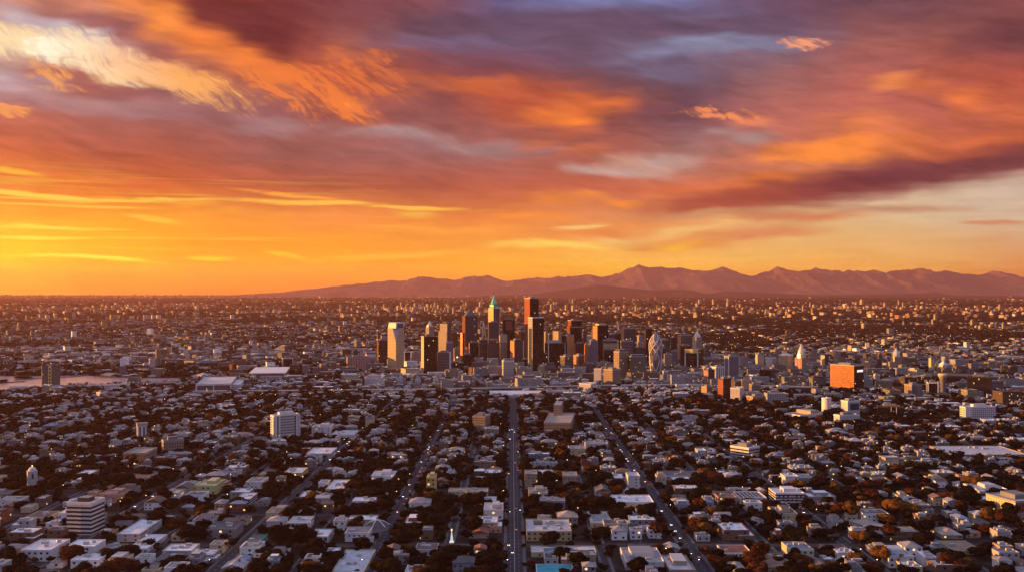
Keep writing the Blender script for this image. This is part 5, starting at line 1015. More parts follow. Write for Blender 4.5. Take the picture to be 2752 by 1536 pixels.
# ------------------------------------------------------------------ blocks: how a place is named in a label
ORD = lambda n: '%d%s' % (n, 'th' if 10 <= n % 100 <= 20 else {1: 'st', 2: 'nd', 3: 'rd'}.get(n % 10, 'th'))
xs_ = sorted(x for x, w in AVES); ctr = xs_.index(2)
def block_of(x, y):
    k = sum(1 for q in xs_ if q < x) - 1; row = sum(1 for q, w in CROSS if q < y)
    if k >= ctr: return (k - ctr + 1, 'right', row)
    return (ctr - k, 'left', row)
_cnt = {}
def where(x, y, kind):
    k, s_, row = block_of(x, y); key = (k, s_, row, kind); _cnt[key] = _cnt.get(key, 0) + 1
    return '%s in %s block %s of avenue, row %d' % (ORD(_cnt[key]), ORD(k), s_, row)
def where_old(x, y, kind):
    k, s_, row = block_of(x, y); key = (k, s_, row, kind); _cnt[key] = _cnt.get(key, 0) + 1
    return '%s nearest in %s block %s of the avenue, row %d' % (ORD(_cnt[key]), ORD(k), s_, row)
def view_half(y): return 0.525 * y + 14
# ------------------------------------------------------------------ ordinary buildings, the nearest 235 one by one
lots = []
cand = []
for k in range(70000):
    y = rnd.uniform(715, 2350); y = 715 + (2350 - 715) * ((y - 715) / (2350 - 715)) ** 1.35
    x = rnd.uniform(-view_half(y) - 75, view_half(y) + 75); cand.append((y, x))
rnd.shuffle(cand)
wood = lambda x, y: fbm(np.array([x / 170.0]), np.array([y / 170.0]), 21, 3)[0]
CX_, CY_ = np.array([q[1] for q in cand]), np.array([q[0] for q in cand]); WOODV = fbm(CX_ / 190, CY_ / 190, 21, 3); WAT = in_water(CX_, CY_)
for k, (y, x) in enumerate(cand):
    if WAT[k] or (WOODV[k] > .56 and rnd.random() < .85): continue
    big = rnd.random(); near = y < 1500
    big *= 1 - .12 * (k % 3 == 0); big = 1 - (1 - big) * (.5 if (y < 1150 and x < 100) else .8 if y < 1150 else 1)
    if big < .60: w, dp = rnd.uniform(8.5, 16), rnd.uniform(9, 17)
    elif big < .90: w, dp = rnd.uniform(15, 27), rnd.uniform(15, 28)
    else: w, dp = rnd.uniform(26, 48), rnd.uniform(22, 40)
    if y > 1150: w *= rnd.choice([.8, 1.0, 1.35]); dp *= .74
    mg = rnd.choice([1.0, 1.6, 3.0]) if y < 1150 else rnd.choice([1.0, 1.8, 3.0])
    if not free(x - w / 2 - mg, x + w / 2 + mg, y - mg, y + dp + mg): continue
    mark(x - w / 2 - 1, x + w / 2 + 1, y - 1, y + dp + 1)
    lots.append((x, y, w, dp))
lots.sort(key=lambda q: q[1])
NEAR_N = 0; far_lots = []
BULK = Bulk()
def bulk_houses(cx_, cy_, w, d, h, rot, wc, rc, kind, par):
    """arrays -> boxes with flat, rimmed or hipped roofs; kind 0 flat, 1 hip"""
    n = len(cx_)
    if n == 0: return
    ca, sa = np.cos(rot), np.sin(rot)
    def P(fx, fy, z, ins=None):
        lx, ly = fx * w / 2, fy * d / 2
        if ins is not None: lx = lx - np.sign(fx) * ins; ly = ly - np.sign(fy) * ins
        return np.stack([cx_ + lx * ca - ly * sa, cy_ + lx * sa + ly * ca, z], -1)
    z0 = np.zeros(n)
    cs = [(-1, -1), (1, -1), (1, 1), (-1, 1)]
    f = (kind == 0)
    def sub(a): return a[f]
    for sel, mode in ((f & par, 'rim'), (f & ~par, 'flat'), (~f, 'hip')):
        m_ = int(sel.sum())
        if not m_: continue
        bot = [P(x, y, z0)[sel] for x, y in cs]
        if mode == 'hip':
            top = [P(x, y, h)[sel] for x, y in cs]; rh = np.minimum(w, d) * .2; L = np.maximum(w - d, 0) / 2 / np.maximum(w / 2, 1e-6); Ly = np.maximum(d - w, 0) / 2 / np.maximum(d / 2, 1e-6)
            R0 = P(-L, -Ly, h + rh)[sel]; R1 = P(L + .01, Ly + .01, h + rh)[sel]
            V = np.stack(bot + top + [R0, R1], 1); base = (np.arange(m_) * 10)[:, None, None]
            Q = np.array([[0, 1, 5, 4], [1, 2, 6, 5], [2, 3, 7, 6], [3, 0, 4, 7]])[None] + base
            wide = (w >= d)[sel][:, None, None]
            Qr = np.where(wide, np.array([[4, 5, 9, 8], [6, 7, 8, 9]])[None], np.array([[5, 6, 9, 8], [7, 4, 8, 9]])[None]) + base
            Tr = np.where(wide, np.array([[5, 6, 9], [7, 4, 8]])[None], np.array([[4, 5, 8], [6, 7, 9]])[None]) + base
            Qa = np.concatenate([Q, Qr], 1); qc = np.concatenate([np.repeat(wc[sel][:, None], 4, 1), np.repeat(rc[sel][:, None], 2, 1)], 1)
            BULK.add(V, Q=Qa, qm=np.tile([0, 0, 0, 0, 1, 1], (m_, 1)), qc=qc, T=Tr, tm=np.ones((m_, 2), int), tc=np.repeat(rc[sel][:, None], 2, 1))
        elif mode == 'flat':
            top = [P(x, y, h)[sel] for x, y in cs]; V = np.stack(bot + top, 1); base = (np.arange(m_) * 8)[:, None, None]
            Q = np.array([[0, 1, 5, 4], [1, 2, 6, 5], [2, 3, 7, 6], [3, 0, 4, 7], [4, 5, 6, 7]])[None] + base
            BULK.add(V, Q=Q, qm=np.tile([0, 0, 0, 0, 1], (m_, 1)), qc=np.concatenate([np.repeat(wc[sel][:, None], 4, 1), rc[sel][:, None]], 1))
        else:
            top = [P(x, y, h + .8)[sel] for x, y in cs]; ti = [P(x, y, h + .8, .6)[sel] for x, y in cs]; lo = [P(x, y, h, .6)[sel] for x, y in cs]
            V = np.stack(bot + top + ti + lo, 1); base = (np.arange(m_) * 16)[:, None, None]
            Q = [[0, 1, 5, 4], [1, 2, 6, 5], [2, 3, 7, 6], [3, 0, 4, 7]] + [[4 + i, 4 + (i + 1) % 4, 8 + (i + 1) % 4, 8 + i] for i in range(4)] + [[8 + i, 8 + (i + 1) % 4, 12 + (i + 1) % 4, 12 + i] for i in range(4)] + [[12, 13, 14, 15]]
            Q = np.array(Q)[None] + base
            BULK.add(V, Q=Q, qm=np.tile([0] * 12 + [1], (m_, 1)), qc=np.concatenate([np.repeat(wc[sel][:, None], 12, 1), rc[sel][:, None]], 1))
GRP_B = 'low buildings of the near streets'
for (x, y, w, dp) in lots:
    wn_, wc, _ = pick(WALLC, rnd); rn_, rc, _ = pick(ROOFC, rnd); wc, rc = jit(wc, rnd), jit(rc, rnd)
    area = w * dp; kind = 'flat' if area > 380 or rnd.random() < .62 else ('hip' if rnd.random() < .5 else 'gable')
    h = rnd.choice([3.6, 4.2, 4.6, 6.8, 7.4, 7.6]) if area < 500 else rnd.choice([5.0, 6.0, 7.5, 8.0, 11.0])
    if kind != 'flat' and rn_ in ('white', 'pale grey'): rn_, rc = rnd.choice([('pale grey', jit((0.36, 0.34, 0.36), rnd)), ('grey', jit((0.24, 0.23, 0.25), rnd)), ('brown', jit((.15, .10, .08), rnd))])
    if NEAR_N < 236 and abs(x) < view_half(y) + 6:
        NEAR_N += 1
        size = 'small' if area < 260 else 'mid-sized' if area < 700 else 'large'
        if kind == 'flat' and rnd.random() < .25: kind = 'step'
        nm = 'house' if kind in ('hip', 'gable') else 'low_building'
        lab = '%s %s %s, %s roof, %s' % (size, wn_, 'house' if nm == 'house' else 'block', rn_, where(x, y, 'b').replace(' of the avenue', ' of avenue'))
        lowrise(nm, lab, x - w / 2, x + w / 2, y, y + dp, h, wc, rc, kind, rnd.randint(1, 4) if kind in ('flat', 'step') else rnd.randint(0, 1), (rnd.choice([4, 6, 8]) if NEAR_N < 110 and rnd.random() < .8 else 0), GRP_B, 'house' if nm == 'house' else 'building', rot=rnd.uniform(-.02, .02), wing=(rnd.uniform(1.5, 4) if rnd.random() < .4 else 0))
    else:
        if kind == 'flat' and rnd.random() < .4: rc = jit((.76, .74, .78), rnd)
        far_lots.append((x, y, w, dp, h if y < 1850 else h * 1.3, 0 if kind == 'flat' else 1, wc, rc))
if far_lots:
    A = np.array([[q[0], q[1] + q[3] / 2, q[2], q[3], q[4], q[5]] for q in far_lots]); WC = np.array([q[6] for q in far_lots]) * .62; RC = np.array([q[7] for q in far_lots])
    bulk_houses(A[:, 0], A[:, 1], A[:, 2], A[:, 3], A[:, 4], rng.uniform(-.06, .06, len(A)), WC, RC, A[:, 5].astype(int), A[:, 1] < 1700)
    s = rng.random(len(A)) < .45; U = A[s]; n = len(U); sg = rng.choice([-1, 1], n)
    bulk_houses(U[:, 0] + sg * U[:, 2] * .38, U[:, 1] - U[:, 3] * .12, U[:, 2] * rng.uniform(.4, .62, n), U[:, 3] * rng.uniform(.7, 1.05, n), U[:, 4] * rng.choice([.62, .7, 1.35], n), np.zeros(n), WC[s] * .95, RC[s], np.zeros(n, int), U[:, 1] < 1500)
    s = A[:, 5] == 0; U = A[s]; n = len(U)                                # roof units and stair heads
    for k in range(4):
        bulk_houses(U[:, 0] + rng.uniform(-.3, .3, n) * U[:, 2], U[:, 1] + rng.uniform(-.3, .3, n) * U[:, 3], rng.uniform(2, 5, n), rng.uniform(2, 4, n), U[:, 4] + rng.uniform(1.4, 3.2, n), np.zeros(n), np.tile((.42, .40, .42), (n, 1)), np.tile((.42, .40, .42), (n, 1)), np.zeros(n, int), np.zeros(n, bool))
# ---- beyond: the carpet of the city out to the foot of the hills
def pal(tab, n):
    w_ = np.array([q[2] for q in tab], float); i = rng.choice(len(tab), n, p=w_ / w_.sum()); c = np.array([q[1] for q in tab])[i]
    return np.clip(c * rng.uniform(.85, 1.15, (n, 1)), 0, .8)
def scatter(y0, y1, dens, lo, hi, hlo, hhi, tall=0.0, talls=(14, 30), hip=.3, wood_cut=.62, margin=1.04, keep=None, far=False, clump=600, wf=(.15, .22, .35, 1.1), rot0=.32):
    n = int(dens * (y1 ** 2 - y0 ** 2) * .525 * margin); u = rng.random(n); Y = np.sqrt(y0 ** 2 + u * (y1 ** 2 - y0 ** 2)); X = rng.uniform(-1, 1, n) * .525 * margin * Y
    f_ = fbm(X / clump, Y / clump, 33, 4); ok = (f_ < wood_cut) & ~in_water(X, Y)
    ii = ((X - OX0) / OC).astype(int); jj = ((Y - OY0) / OC).astype(int); inb = (ii >= 0) & (ii < OCC.shape[0]) & (jj >= 0) & (jj < OCC.shape[1])
    ok[inb] &= ~OCC[ii[inb], jj[inb]]
    X, Y = X[ok], Y[ok]; n = len(X); w = rng.uniform(lo, hi, n) * rng.choice([1, 1, 1, 1.8], n); d = rng.uniform(lo, hi, n); h = rng.uniform(hlo, hhi, n)
    t_ = rng.random(n) < tall; h[t_] = rng.uniform(*talls, int(t_.sum())); w[t_] = np.minimum(w[t_], rng.uniform(16, 34, int(t_.sum())) * (hi / 28 if far else 1))
    bulk_houses(X, Y, w, d, h, rng.normal(rot0, .3, n) if y0 > 3000 else rng.normal(.12, .3, n), pal(WALLC, n) * rng.choice(wf, (n, 1)) * (np.array([[1.0, .8, .58]]) if y0 > 5500 else 1 if y0 > 3000 else 1.2), pal(ROOFC, n) * (.16 if y0 > 9000 else .26 if y0 > 3000 else .5), (rng.random(n) < hip).astype(int), np.zeros(n, bool))  # farthest walls tinted warm: golden sunlight put into their colour
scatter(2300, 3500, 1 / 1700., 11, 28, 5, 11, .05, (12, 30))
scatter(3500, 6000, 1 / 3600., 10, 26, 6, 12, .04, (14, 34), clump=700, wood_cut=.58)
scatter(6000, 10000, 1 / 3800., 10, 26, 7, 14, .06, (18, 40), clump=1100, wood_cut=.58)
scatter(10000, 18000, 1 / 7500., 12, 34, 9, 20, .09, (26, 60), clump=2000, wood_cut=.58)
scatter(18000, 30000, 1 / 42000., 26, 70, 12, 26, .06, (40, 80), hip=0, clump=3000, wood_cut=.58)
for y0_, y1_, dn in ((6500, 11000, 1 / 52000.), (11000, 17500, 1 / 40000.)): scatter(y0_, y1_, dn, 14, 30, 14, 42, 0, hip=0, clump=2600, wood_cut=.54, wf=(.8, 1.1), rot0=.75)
# belt of larger blocks round downtown
n = 330; X = rng.normal(120, 420, n); Y = rng.uniform(2040, 3000, n); X2 = np.concatenate([X, rng.uniform(300, 1250, 260)]); Y2 = np.concatenate([Y, rng.uniform(1750, 3000, 260)])
s = np.array([0 <= int((a - OX0) / OC) < OCC.shape[0] and 0 <= int((b_ - OY0) / OC) < OCC.shape[1] and not OCC[int((a - OX0) / OC), int((b_ - OY0) / OC)] for a, b_ in zip(X2, Y2)]) & ~in_water(X2, Y2)
X2, Y2 = X2[s], Y2[s]; n = len(X2)
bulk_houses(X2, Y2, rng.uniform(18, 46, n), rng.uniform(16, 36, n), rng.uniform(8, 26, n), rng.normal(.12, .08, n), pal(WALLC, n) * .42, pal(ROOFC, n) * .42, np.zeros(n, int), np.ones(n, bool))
o = BULK.build('distant_low_city', [m_wall, m_rf]); tag(o, 'endless low city of flat and hipped roofs stretching to the hills', kind='stuff')
# far clusters of towers, each its own thing
def far_tower(x, y, w, h, c):
    q = MB(); q.box(-w / 2, w / 2, -w * .35, w * .35, 0, h, c=c, ct=c); q.box(-w * .22, w * .2, -w * .15, w * .15, h, h * 1.04 + 3, c=c, ct=c)
    o = q.build('far_tower', m_wallfar); o.location = (x, y, 0); o.rotation_euler = (0, 0, rnd.uniform(.2, .9)); return o
fx_ = []
for k in range(150):
    u = rnd.random()
    if u < .34: px_, py_ = rnd.gauss(1150, 110), rnd.uniform(826, 846)
    elif u < .75: px_, py_ = rnd.uniform(1450, 2450), rnd.uniform(822, 850)
    elif u < .9: px_, py_ = rnd.uniform(2300, 2740), rnd.uniform(836, 890)
    else: px_, py_ = rnd.uniform(60, 900), rnd.uniform(832, 900)
    fx_.append((px_, py_))
for px_, py_ in fx_:
    d = depth(py_); hp = rnd.choice([8, 10, 12, 16, 20]) * (.8 if px_ < 900 else 1); o = far_tower(wx(px_, d), d, rnd.uniform(4, 9) * d / F, hp * d / F, jit((0.42, 0.32, 0.2), rnd, .3))
    reg = 'far plain left of downtown' if px_ < 950 else 'cluster behind the domed tower' if px_ < 1400 else 'far plain behind the tallest towers' if px_ < 1900 else 'far plain on the right'
    tag(o, 'tiny sunlit high-rise in the ' + reg, 'far tower', 'tiny sunlit high-rises, ' + reg)
# ------------------------------------------------------------------ trees
def ico(sub):
    import bmesh
    bm = bmesh.new(); bmesh.ops.create_icosphere(bm, subdivisions=sub, radius=1.0); V = np.array([v.co[:] for v in bm.verts]); Fc = np.array([[v.index for v in f.verts] for f in bm.faces]); bm.free(); return V, Fc
ICO = {k: ico(k) for k in (1, 2)}
def crown_arrays(seed, blobs, sub, leaves, leaf=.16, flat=.8, hemi=False):
    """crown of unit radius: rough clumps with loose leaf sprays sticking out of them"""
    r = np.random.default_rng(seed); Vs, Ts, Cs, n = [], [], [], 0; cen = []
    for k in range(blobs):
        a = r.uniform(0, 2 * np.pi); rr = (0 if blobs == 1 else r.uniform(.25, .62)); c = np.array([math.cos(a) * rr, math.sin(a) * rr, r.uniform(-.25, .5) * (blobs > 1)]); s = (1.0 if blobs == 1 else r.uniform(.38, .6)); cen.append((c, s))
        V, T_ = ICO[sub]; V = V * (1 + r.uniform(-.24, .2, (len(V), 1))) * s; V[:, 2] *= flat; V = V + c
        Vs.append(V); Ts.append(T_ + n); n += len(V); Cs.append(np.tile(r.uniform(.7, 1.25), len(T_)) * r.uniform(.85, 1.15, len(T_)))
    for k in range(leaves):
        c, s = cen[r.integers(len(cen))]; dr = r.normal(size=3); dr /= np.linalg.norm(dr); dr[2] = abs(dr[2]) * .9 - .15
        p = c + dr * s * r.uniform(.85, 1.18) * np.array([1, 1, flat]); tri = p + r.normal(size=(3, 3)) * leaf
        Vs.append(tri); Ts.append(np.array([[n, n + 1, n + 2]])); n += 3; Cs.append([r.uniform(.7, 1.5)])
    V = np.concatenate(Vs); V[:, 2] = V[:, 2] - V[:, 2].min(); return V, np.concatenate(Ts), np.concatenate(Cs)
FOL = [('dark', (0.0065, 0.005, 0.0035), 8), ('olive', (0.012, 0.009, 0.0045), 4), ('reddish', (0.050, 0.016, 0.006), 1.1), ('golden', (0.10, 0.044, 0.010), .6)]  # golden and reddish also put low sunlight into the leaf colour
m_leaf, N, b = new_mat('foliage'); t = N.n('ShaderNodeTexCoord'); a_ = N.n('ShaderNodeVertexColor'); a_.layer_name = 'Col'
N.l(worn(N, t.outputs['Object'], a_.outputs[0], .35, 0.35), b.inputs['Base Color']); b.inputs['Roughness'].default_value = .95; b.inputs['Specular IOR Level'].default_value = .02
m_bark = plain('bark', (0.07, 0.05, 0.035), .9)
def tri_mesh(name, V, T_, col3, mat):
    B = Bulk(); B.add(V, T=T_, tm=np.zeros(len(T_), int), tc=col3); 
    V_ = np.concatenate(B.V).astype(np.float32); me = bpy.data.meshes.new(name); me.vertices.add(len(V_)); me.vertices.foreach_set('co', V_.ravel()); me.loops.add(T_.size); me.loops.foreach_set('vertex_index', T_.ravel().astype(np.int32)); me.polygons.add(len(T_)); me.polygons.foreach_set('loop_start', (np.arange(len(T_)) * 3).astype(np.int32)); me.polygons.foreach_set('use_smooth', np.zeros(len(T_), bool)); me.update(calc_edges=True)
    me.materials.append(mat); ca = me.color_attributes.new('Col', 'FLOAT_COLOR', 'CORNER'); ca.data.foreach_set('color', np.concatenate([np.repeat(col3, 3, 0), np.ones((len(T_) * 3, 1))], 1).astype(np.float32).ravel()); return me
CROWN = {}
for ci, (cn, cc, _) in enumerate(FOL):
    for k in range(3):
        V, T_, C3 = crown_arrays(100 + 7 * ci + k, 8, 2, 620, .085, .82); CROWN[(cn, k)] = tri_mesh('crown_%s' % cn, V, T_, C3[:, None] * np.array(cc)[None], m_leaf)
q = MB(); q.tube((0, 0, 0), (.02, .01, .55), .07, .045, 7); q.tube((.02, .01, .5), (.3, .1, 1.0), .035, .015, 5); q.tube((.02, .01, .52), (-.25, .15, 1.05), .035, .015, 5); q.tube((.02, .01, .5), (0, -.26, 1.0), .03, .012, 5); TRUNK = q.mesh('trunk', [m_bark])
# candidate spots
nT = 66000; TY = np.sqrt(rng.uniform(690 ** 2, 2700 ** 2, nT)); TX = rng.uniform(-1, 1, nT) * (.53 * TY + 80)
ii = np.clip(((TX - OX0) / OC).astype(int), 0, OCC.shape[0] - 1); jj = np.clip(((TY - OY0) / OC).astype(int), 0, OCC.shape[1] - 1)
wood_ = fbm(TX / 190, TY / 190, 21, 3); roadside = np.zeros(nT, bool)
for x, w in AVES:
    roadside |= np.abs(np.abs(TX - x) - w / 2 - 1.6) < 1.3
okT = (~OCC[ii, jj] | roadside) & ~in_water(TX, TY)
downtown = (TY > 2000) & (np.abs(TX - 150) < 480)
dens = np.where(TY < 1150, .50, .75) * np.where(TX > .1 * TY, 1.15, .85) * np.where(wood_ > .58, 2.2, 1.0) * np.where(downtown, .12, 1.0) * np.where(TY > 2050, .55, 1)
okT &= rng.random(nT) < dens
TX, TY = TX[okT], TY[okT]; od = np.argsort(TY); TX, TY = TX[od], TY[od]
TR = np.where(rng.random(len(TX)) < .30, rng.uniform(6.5, 10.5, len(TX)), rng.uniform(2.8, 6.4, len(TX))); TH = TR * rng.uniform(1.1, 1.6, len(TX))
near_ave = np.zeros(len(TX), bool)
for x, w in AVES:
    if w >= 8: near_ave |= np.abs(TX - x) < w / 2 + 8
TR = np.where(near_ave, np.minimum(TR, np.minimum.reduce([np.maximum(np.abs(TX - x) - w / 2 + 1.5, 2.2) for x, w in AVES if w >= 8])), TR); TH = TR * rng.uniform(1.1, 1.6, len(TX))
# thin out: no two trunks closer than part of a crown
cells = {}; keep = []
for k in range(len(TX)):
    c = (int(TX[k] // 5), int(TY[k] // 5)); bad = False
    if TY[k] < 1500:
        for dx in (-1, 0, 1):
            for dy in (-1, 0, 1):
                for j in cells.get((c[0] + dx, c[1] + dy), ()):
                    if (TX[j] - TX[k]) ** 2 + (TY[j] - TY[k]) ** 2 < (0.38 * (TR[j] + TR[k])) ** 2: bad = True; break
    if not bad: cells.setdefault(c, []).append(k); keep.append(k)
TX, TY, TR, TH = TX[keep], TY[keep], TR[keep], TH[keep]
right = (TX > .12 * TY)
inframe = (np.abs(TX) < view_half(TY)) & (TY > 722)
score = np.where(inframe, TR / TY, 0); order = np.argsort(-score * np.where(TY < 1150, 1, .5)); SINGLE = sorted(order[:278], key=lambda k: TY[k])
single = set(SINGLE)
for k in SINGLE:
    cn, cc, _ = pick([(a, b_, w_ * (2.5 if (a in ('reddish', 'golden') and right[k]) else 1)) for a, b_, w_ in FOL], rnd)  # warm leaf colours favoured on the right, where crowns should look sunlit
    size = 'tall' if TR[k] > 7.5 else 'mid-sized' if TR[k] > 4.5 else 'small'
    root = tag(empty('tree', (TX[k], TY[k], 0), rnd.uniform(0, 6.28)), '%s %s tree, %s' % (size, cn, where(TX[k], TY[k], 't')), 'tree', 'trees of the near streets')
    o = bpy.data.objects.new('crown', CROWN[(cn, rnd.randrange(3))]); col.objects.link(o); o.parent = root; z = TH[k] * .22; o.location = (0, 0, z); o.scale = (TR[k], TR[k] * rnd.uniform(.8, 1.1), (TH[k] - z) / 1.55)
    o = bpy.data.objects.new('trunk', TRUNK); col.objects.link(o); o.parent = root; o.scale = (TR[k] * .7, TR[k] * .7, TH[k] * .55)
HERO = [(2290, 1392, 9.5, 17, 'golden', 'broad golden tree with a sunlit top behind the big low shed'), (2255, 1388, 7, 13, 'reddish', 'rust-coloured tree left of the broad golden one'), (2405, 1388, 11, 19, 'golden', 'largest tree, lower right, its crown coloured golden as sunlight'), (2440, 1392, 10, 17, 'golden', 'right half of the big golden tree pair, lower right'),
 (2395, 1446, 8, 14, 'reddish', 'rust tree right of the big low shed'), (2658, 1408, 9, 16, 'golden', 'golden tree below the glowing building at the right edge'), (2700, 1412, 10, 16, 'reddish', 'dark rust tree below the glowing building at the right edge'), (2365, 1516, 8, 17, 'golden', 'tall golden tree left of the blue-roofed white house'), (1770, 1440, 9, 15, 'reddish', 'rust tree at the end of the busy right road'),
 (1872, 1424, 9, 15, 'reddish', 'spreading rust tree between the busy right road and the striped terraced office'), (2560, 1536, 10, 15, 'reddish', 'broad rust tree at the bottom edge, right side'), (2145, 1410, 8, 14, 'reddish', 'rust tree below the striped terraced office'), (2045, 1500, 8, 14, 'reddish', 'rust tree right of the terracotta-roofed villa'), (2310, 1462, 8, 14, 'golden', 'golden tree just below the big low shed'),
 (760, 1466, 13, 20, 'dark', 'huge near-black tree at the lower left of centre'), (800, 1470, 11, 18, 'dark', 'second huge near-black tree beside the largest dark one')]
for px_, py_, r_, h_, cn, lb in HERO:  # golden and rust crowns have the low sun put into their leaf colour
    x, y, _ = gpt(px_, py_); root = tag(empty('tree', (x, y, 0), rnd.uniform(0, 6.28)), lb, 'tree', 'trees of the near streets')
    o = bpy.data.objects.new('crown', CROWN[(cn, rnd.randrange(3))]); col.objects.link(o); o.parent = root; o.location = (0, 0, h_ * .2); o.scale = (r_, r_ * .9, h_ * .8 / 1.55)
    o = bpy.data.objects.new('trunk', TRUNK); col.objects.link(o); o.parent = root; o.scale = (r_ * .7, r_ * .7, h_ * .55)
def palm_meshes():
    q = MB(); q.tube((0, 0, 0), (.25, 0, 5), .28, .2, 6); q.tube((.25, 0, 5), (.3, .1, 10), .2, .15, 6); tr = q.mesh('trunk', [m_bark]); q = MB()
    for k in range(22):
        a = k * 2.399; up = .9 - (k % 5) * .35; L_ = 2.6; c_, s_ = math.cos(a), math.sin(a); p0 = Vector((.3, .1, 10)); p1 = p0 + Vector((c_ * L_ * .5, s_ * L_ * .5, up)); p2 = p0 + Vector((c_ * L_, s_ * L_, up - 1.3)); n_ = Vector((-s_, c_, 0)) * .32
        q.face([p0 - n_ * .4, p1 - n_, p1 + n_, p0 + n_ * .4], 0, (.04, .026, .01)); q.face([p1 - n_, p2 - n_ * .2, p2 + n_ * .2, p1 + n_], 0, (.04, .026, .01))
    return tr, q.mesh('fronds', [m_leaf])
PT_, PF_ = palm_meshes()
for px_, py_, sc, lb in [(2492, 1420, 1.2, 'palm tree catching the sun right of the big low shed'), (2697, 1446, 1.1, 'palm tree among rust trees near the right edge'), (2160, 1486, 1.3, 'palm tree left of the maroon-roofed hall'), (2420, 1530, 1.1, 'palm tree in front of the white arcaded house'), (2144, 1226, 1.3, 'palm tree beside the far right road'), (1330, 1500, 1.1, 'palm tree left of the central avenue at the bottom'), (610, 1500, 1.2, 'palm tree in the lower left quarter'), (1700, 1180, 1.3, 'palm tree near the busy right road, far part')]:
    x, y, _ = gpt(px_, py_); root = tag(empty('palm_tree', (x, y, 0), rnd.uniform(0, 6)), lb, 'palm tree', 'palm trees')
    for nm, me in (('trunk', PT_), ('fronds', PF_)): o = bpy.data.objects.new(nm, me); col.objects.link(o); o.parent = root; o.scale = (sc, sc, sc)
rest = np.array([k not in single for k in range(len(TX))])
TREES = Bulk()
def bake(X, Y, R, Hh, protos, lift=.15):
    n = len(X); c = rng.integers(0, len(protos), n); cw = np.array([q[2] for q in FOL], float); rt = X > .12 * Y
    p1 = cw / cw.sum(); cw2 = cw * np.array([1, 1.2, 2.0, 2.0]); p2 = cw2 / cw2.sum()  # right-hand crowns get more warm colours in place of sunlight
    ci = np.where(rt, rng.choice(4, n, p=p2), rng.choice(4, n, p=p1)); FC = np.array([q[1] for q in FOL])[ci] * rng.uniform(.8, 1.25, (n, 1))
    for k, (V, T_, C3) in enumerate(protos):
        s = c == k; m_ = int(s.sum())
        if not m_: continue
        an = rng.uniform(0, 6.28, m_); ca, sa = np.cos(an)[:, None], np.sin(an)[:, None]; top = V[:, 2].max()
        VX = (V[None, :, 0] * ca - V[None, :, 1] * sa) * R[s][:, None] + X[s][:, None]; VY = (V[None, :, 0] * sa + V[None, :, 1] * ca) * R[s][:, None] * rng.uniform(.8, 1.2, (m_, 1)) + Y[s][:, None]
        VZ = V[None, :, 2] / top * (Hh[s] * (1 - lift))[:, None] + (Hh[s] * lift)[:, None]
        VY = (VY - 0)
        TREES.add(np.stack([VX, VY, VZ], -1), T=(T_[None] + (np.arange(m_) * len(V))[:, None, None]), tm=np.zeros((m_, len(T_)), int), tc=(C3[None, :, None] * FC[s][:, None, :]))
P_A = [crown_arrays(200 + k, 6, 2, 170, .12) for k in range(5)]; P_B = [crown_arrays(300 + k, 4, 1, 46, .2) for k in range(6)]; P_C = [crown_arrays(400 + k, 2, 1, 8, .3) for k in range(6)]; P_D = [crown_arrays(500 + k, 1, 1, 0) for k in range(4)]
s = rest & (TY < 1150); bake(TX[s], TY[s], TR[s], TH[s], P_A)
s = rest & (TY >= 1150); bake(TX[s], TY[s], TR[s] * .95, TH[s] * .95, P_B)
def tree_field(y0, y1, dens, r0, r1, protos, cut=.40, clump=600):
    n = int(dens * (y1 ** 2 - y0 ** 2) * .54); Y = np.sqrt(rng.uniform(y0 ** 2, y1 ** 2, n)); X = rng.uniform(-1, 1, n) * .54 * Y
    f_ = fbm(X / clump, Y / clump, 33, 4); ok = (f_ > cut) & ~in_water(X, Y); i_ = ((X - OX0) / OC).astype(int); j_ = ((Y - OY0) / OC).astype(int); inb = (i_ >= 0) & (i_ < OCC.shape[0]) & (j_ >= 0) & (j_ < OCC.shape[1])
    ok[inb] &= ~OCC[i_[inb], j_[inb]]; ok &= ~((Y < 3000) & (np.abs(X - 150) < 450) & (rng.random(n) < .85))
    X, Y = X[ok], Y[ok]; R = rng.uniform(r0, r1, len(X)); bake(X, Y, R, R * rng.uniform(.6, .95, len(X)), protos)
tree_field(2650, 3600, 1 / 150., 5, 9, P_C, .34); tree_field(3600, 6000, 1 / 330., 7, 13, P_C, .34, clump=700); tree_field(6000, 11000, 1 / 1500., 14, 26, P_D, .36, 1100); tree_field(11000, 20000, 1 / 9000., 34, 60, P_D, .36, 2000)
# wooded shore of the lake
n = 260; X = rng.uniform(-1080, -560, n); Y = np.interp(X, [-1080, -900, -760, -640, -560], [2010, 2030, 2095, 2140, 2200]) - rng.uniform(6, 40, n); s = ~in_water(X, Y); bake(X[s], Y[s], rng.uniform(5, 9, int(s.sum())), rng.uniform(8, 13, int(s.sum())), P_B)
o = TREES.build('tree_cover', [m_leaf], uv=False); tag(o, 'dense tree cover between the roofs, thinning toward the far plain', kind='stuff')
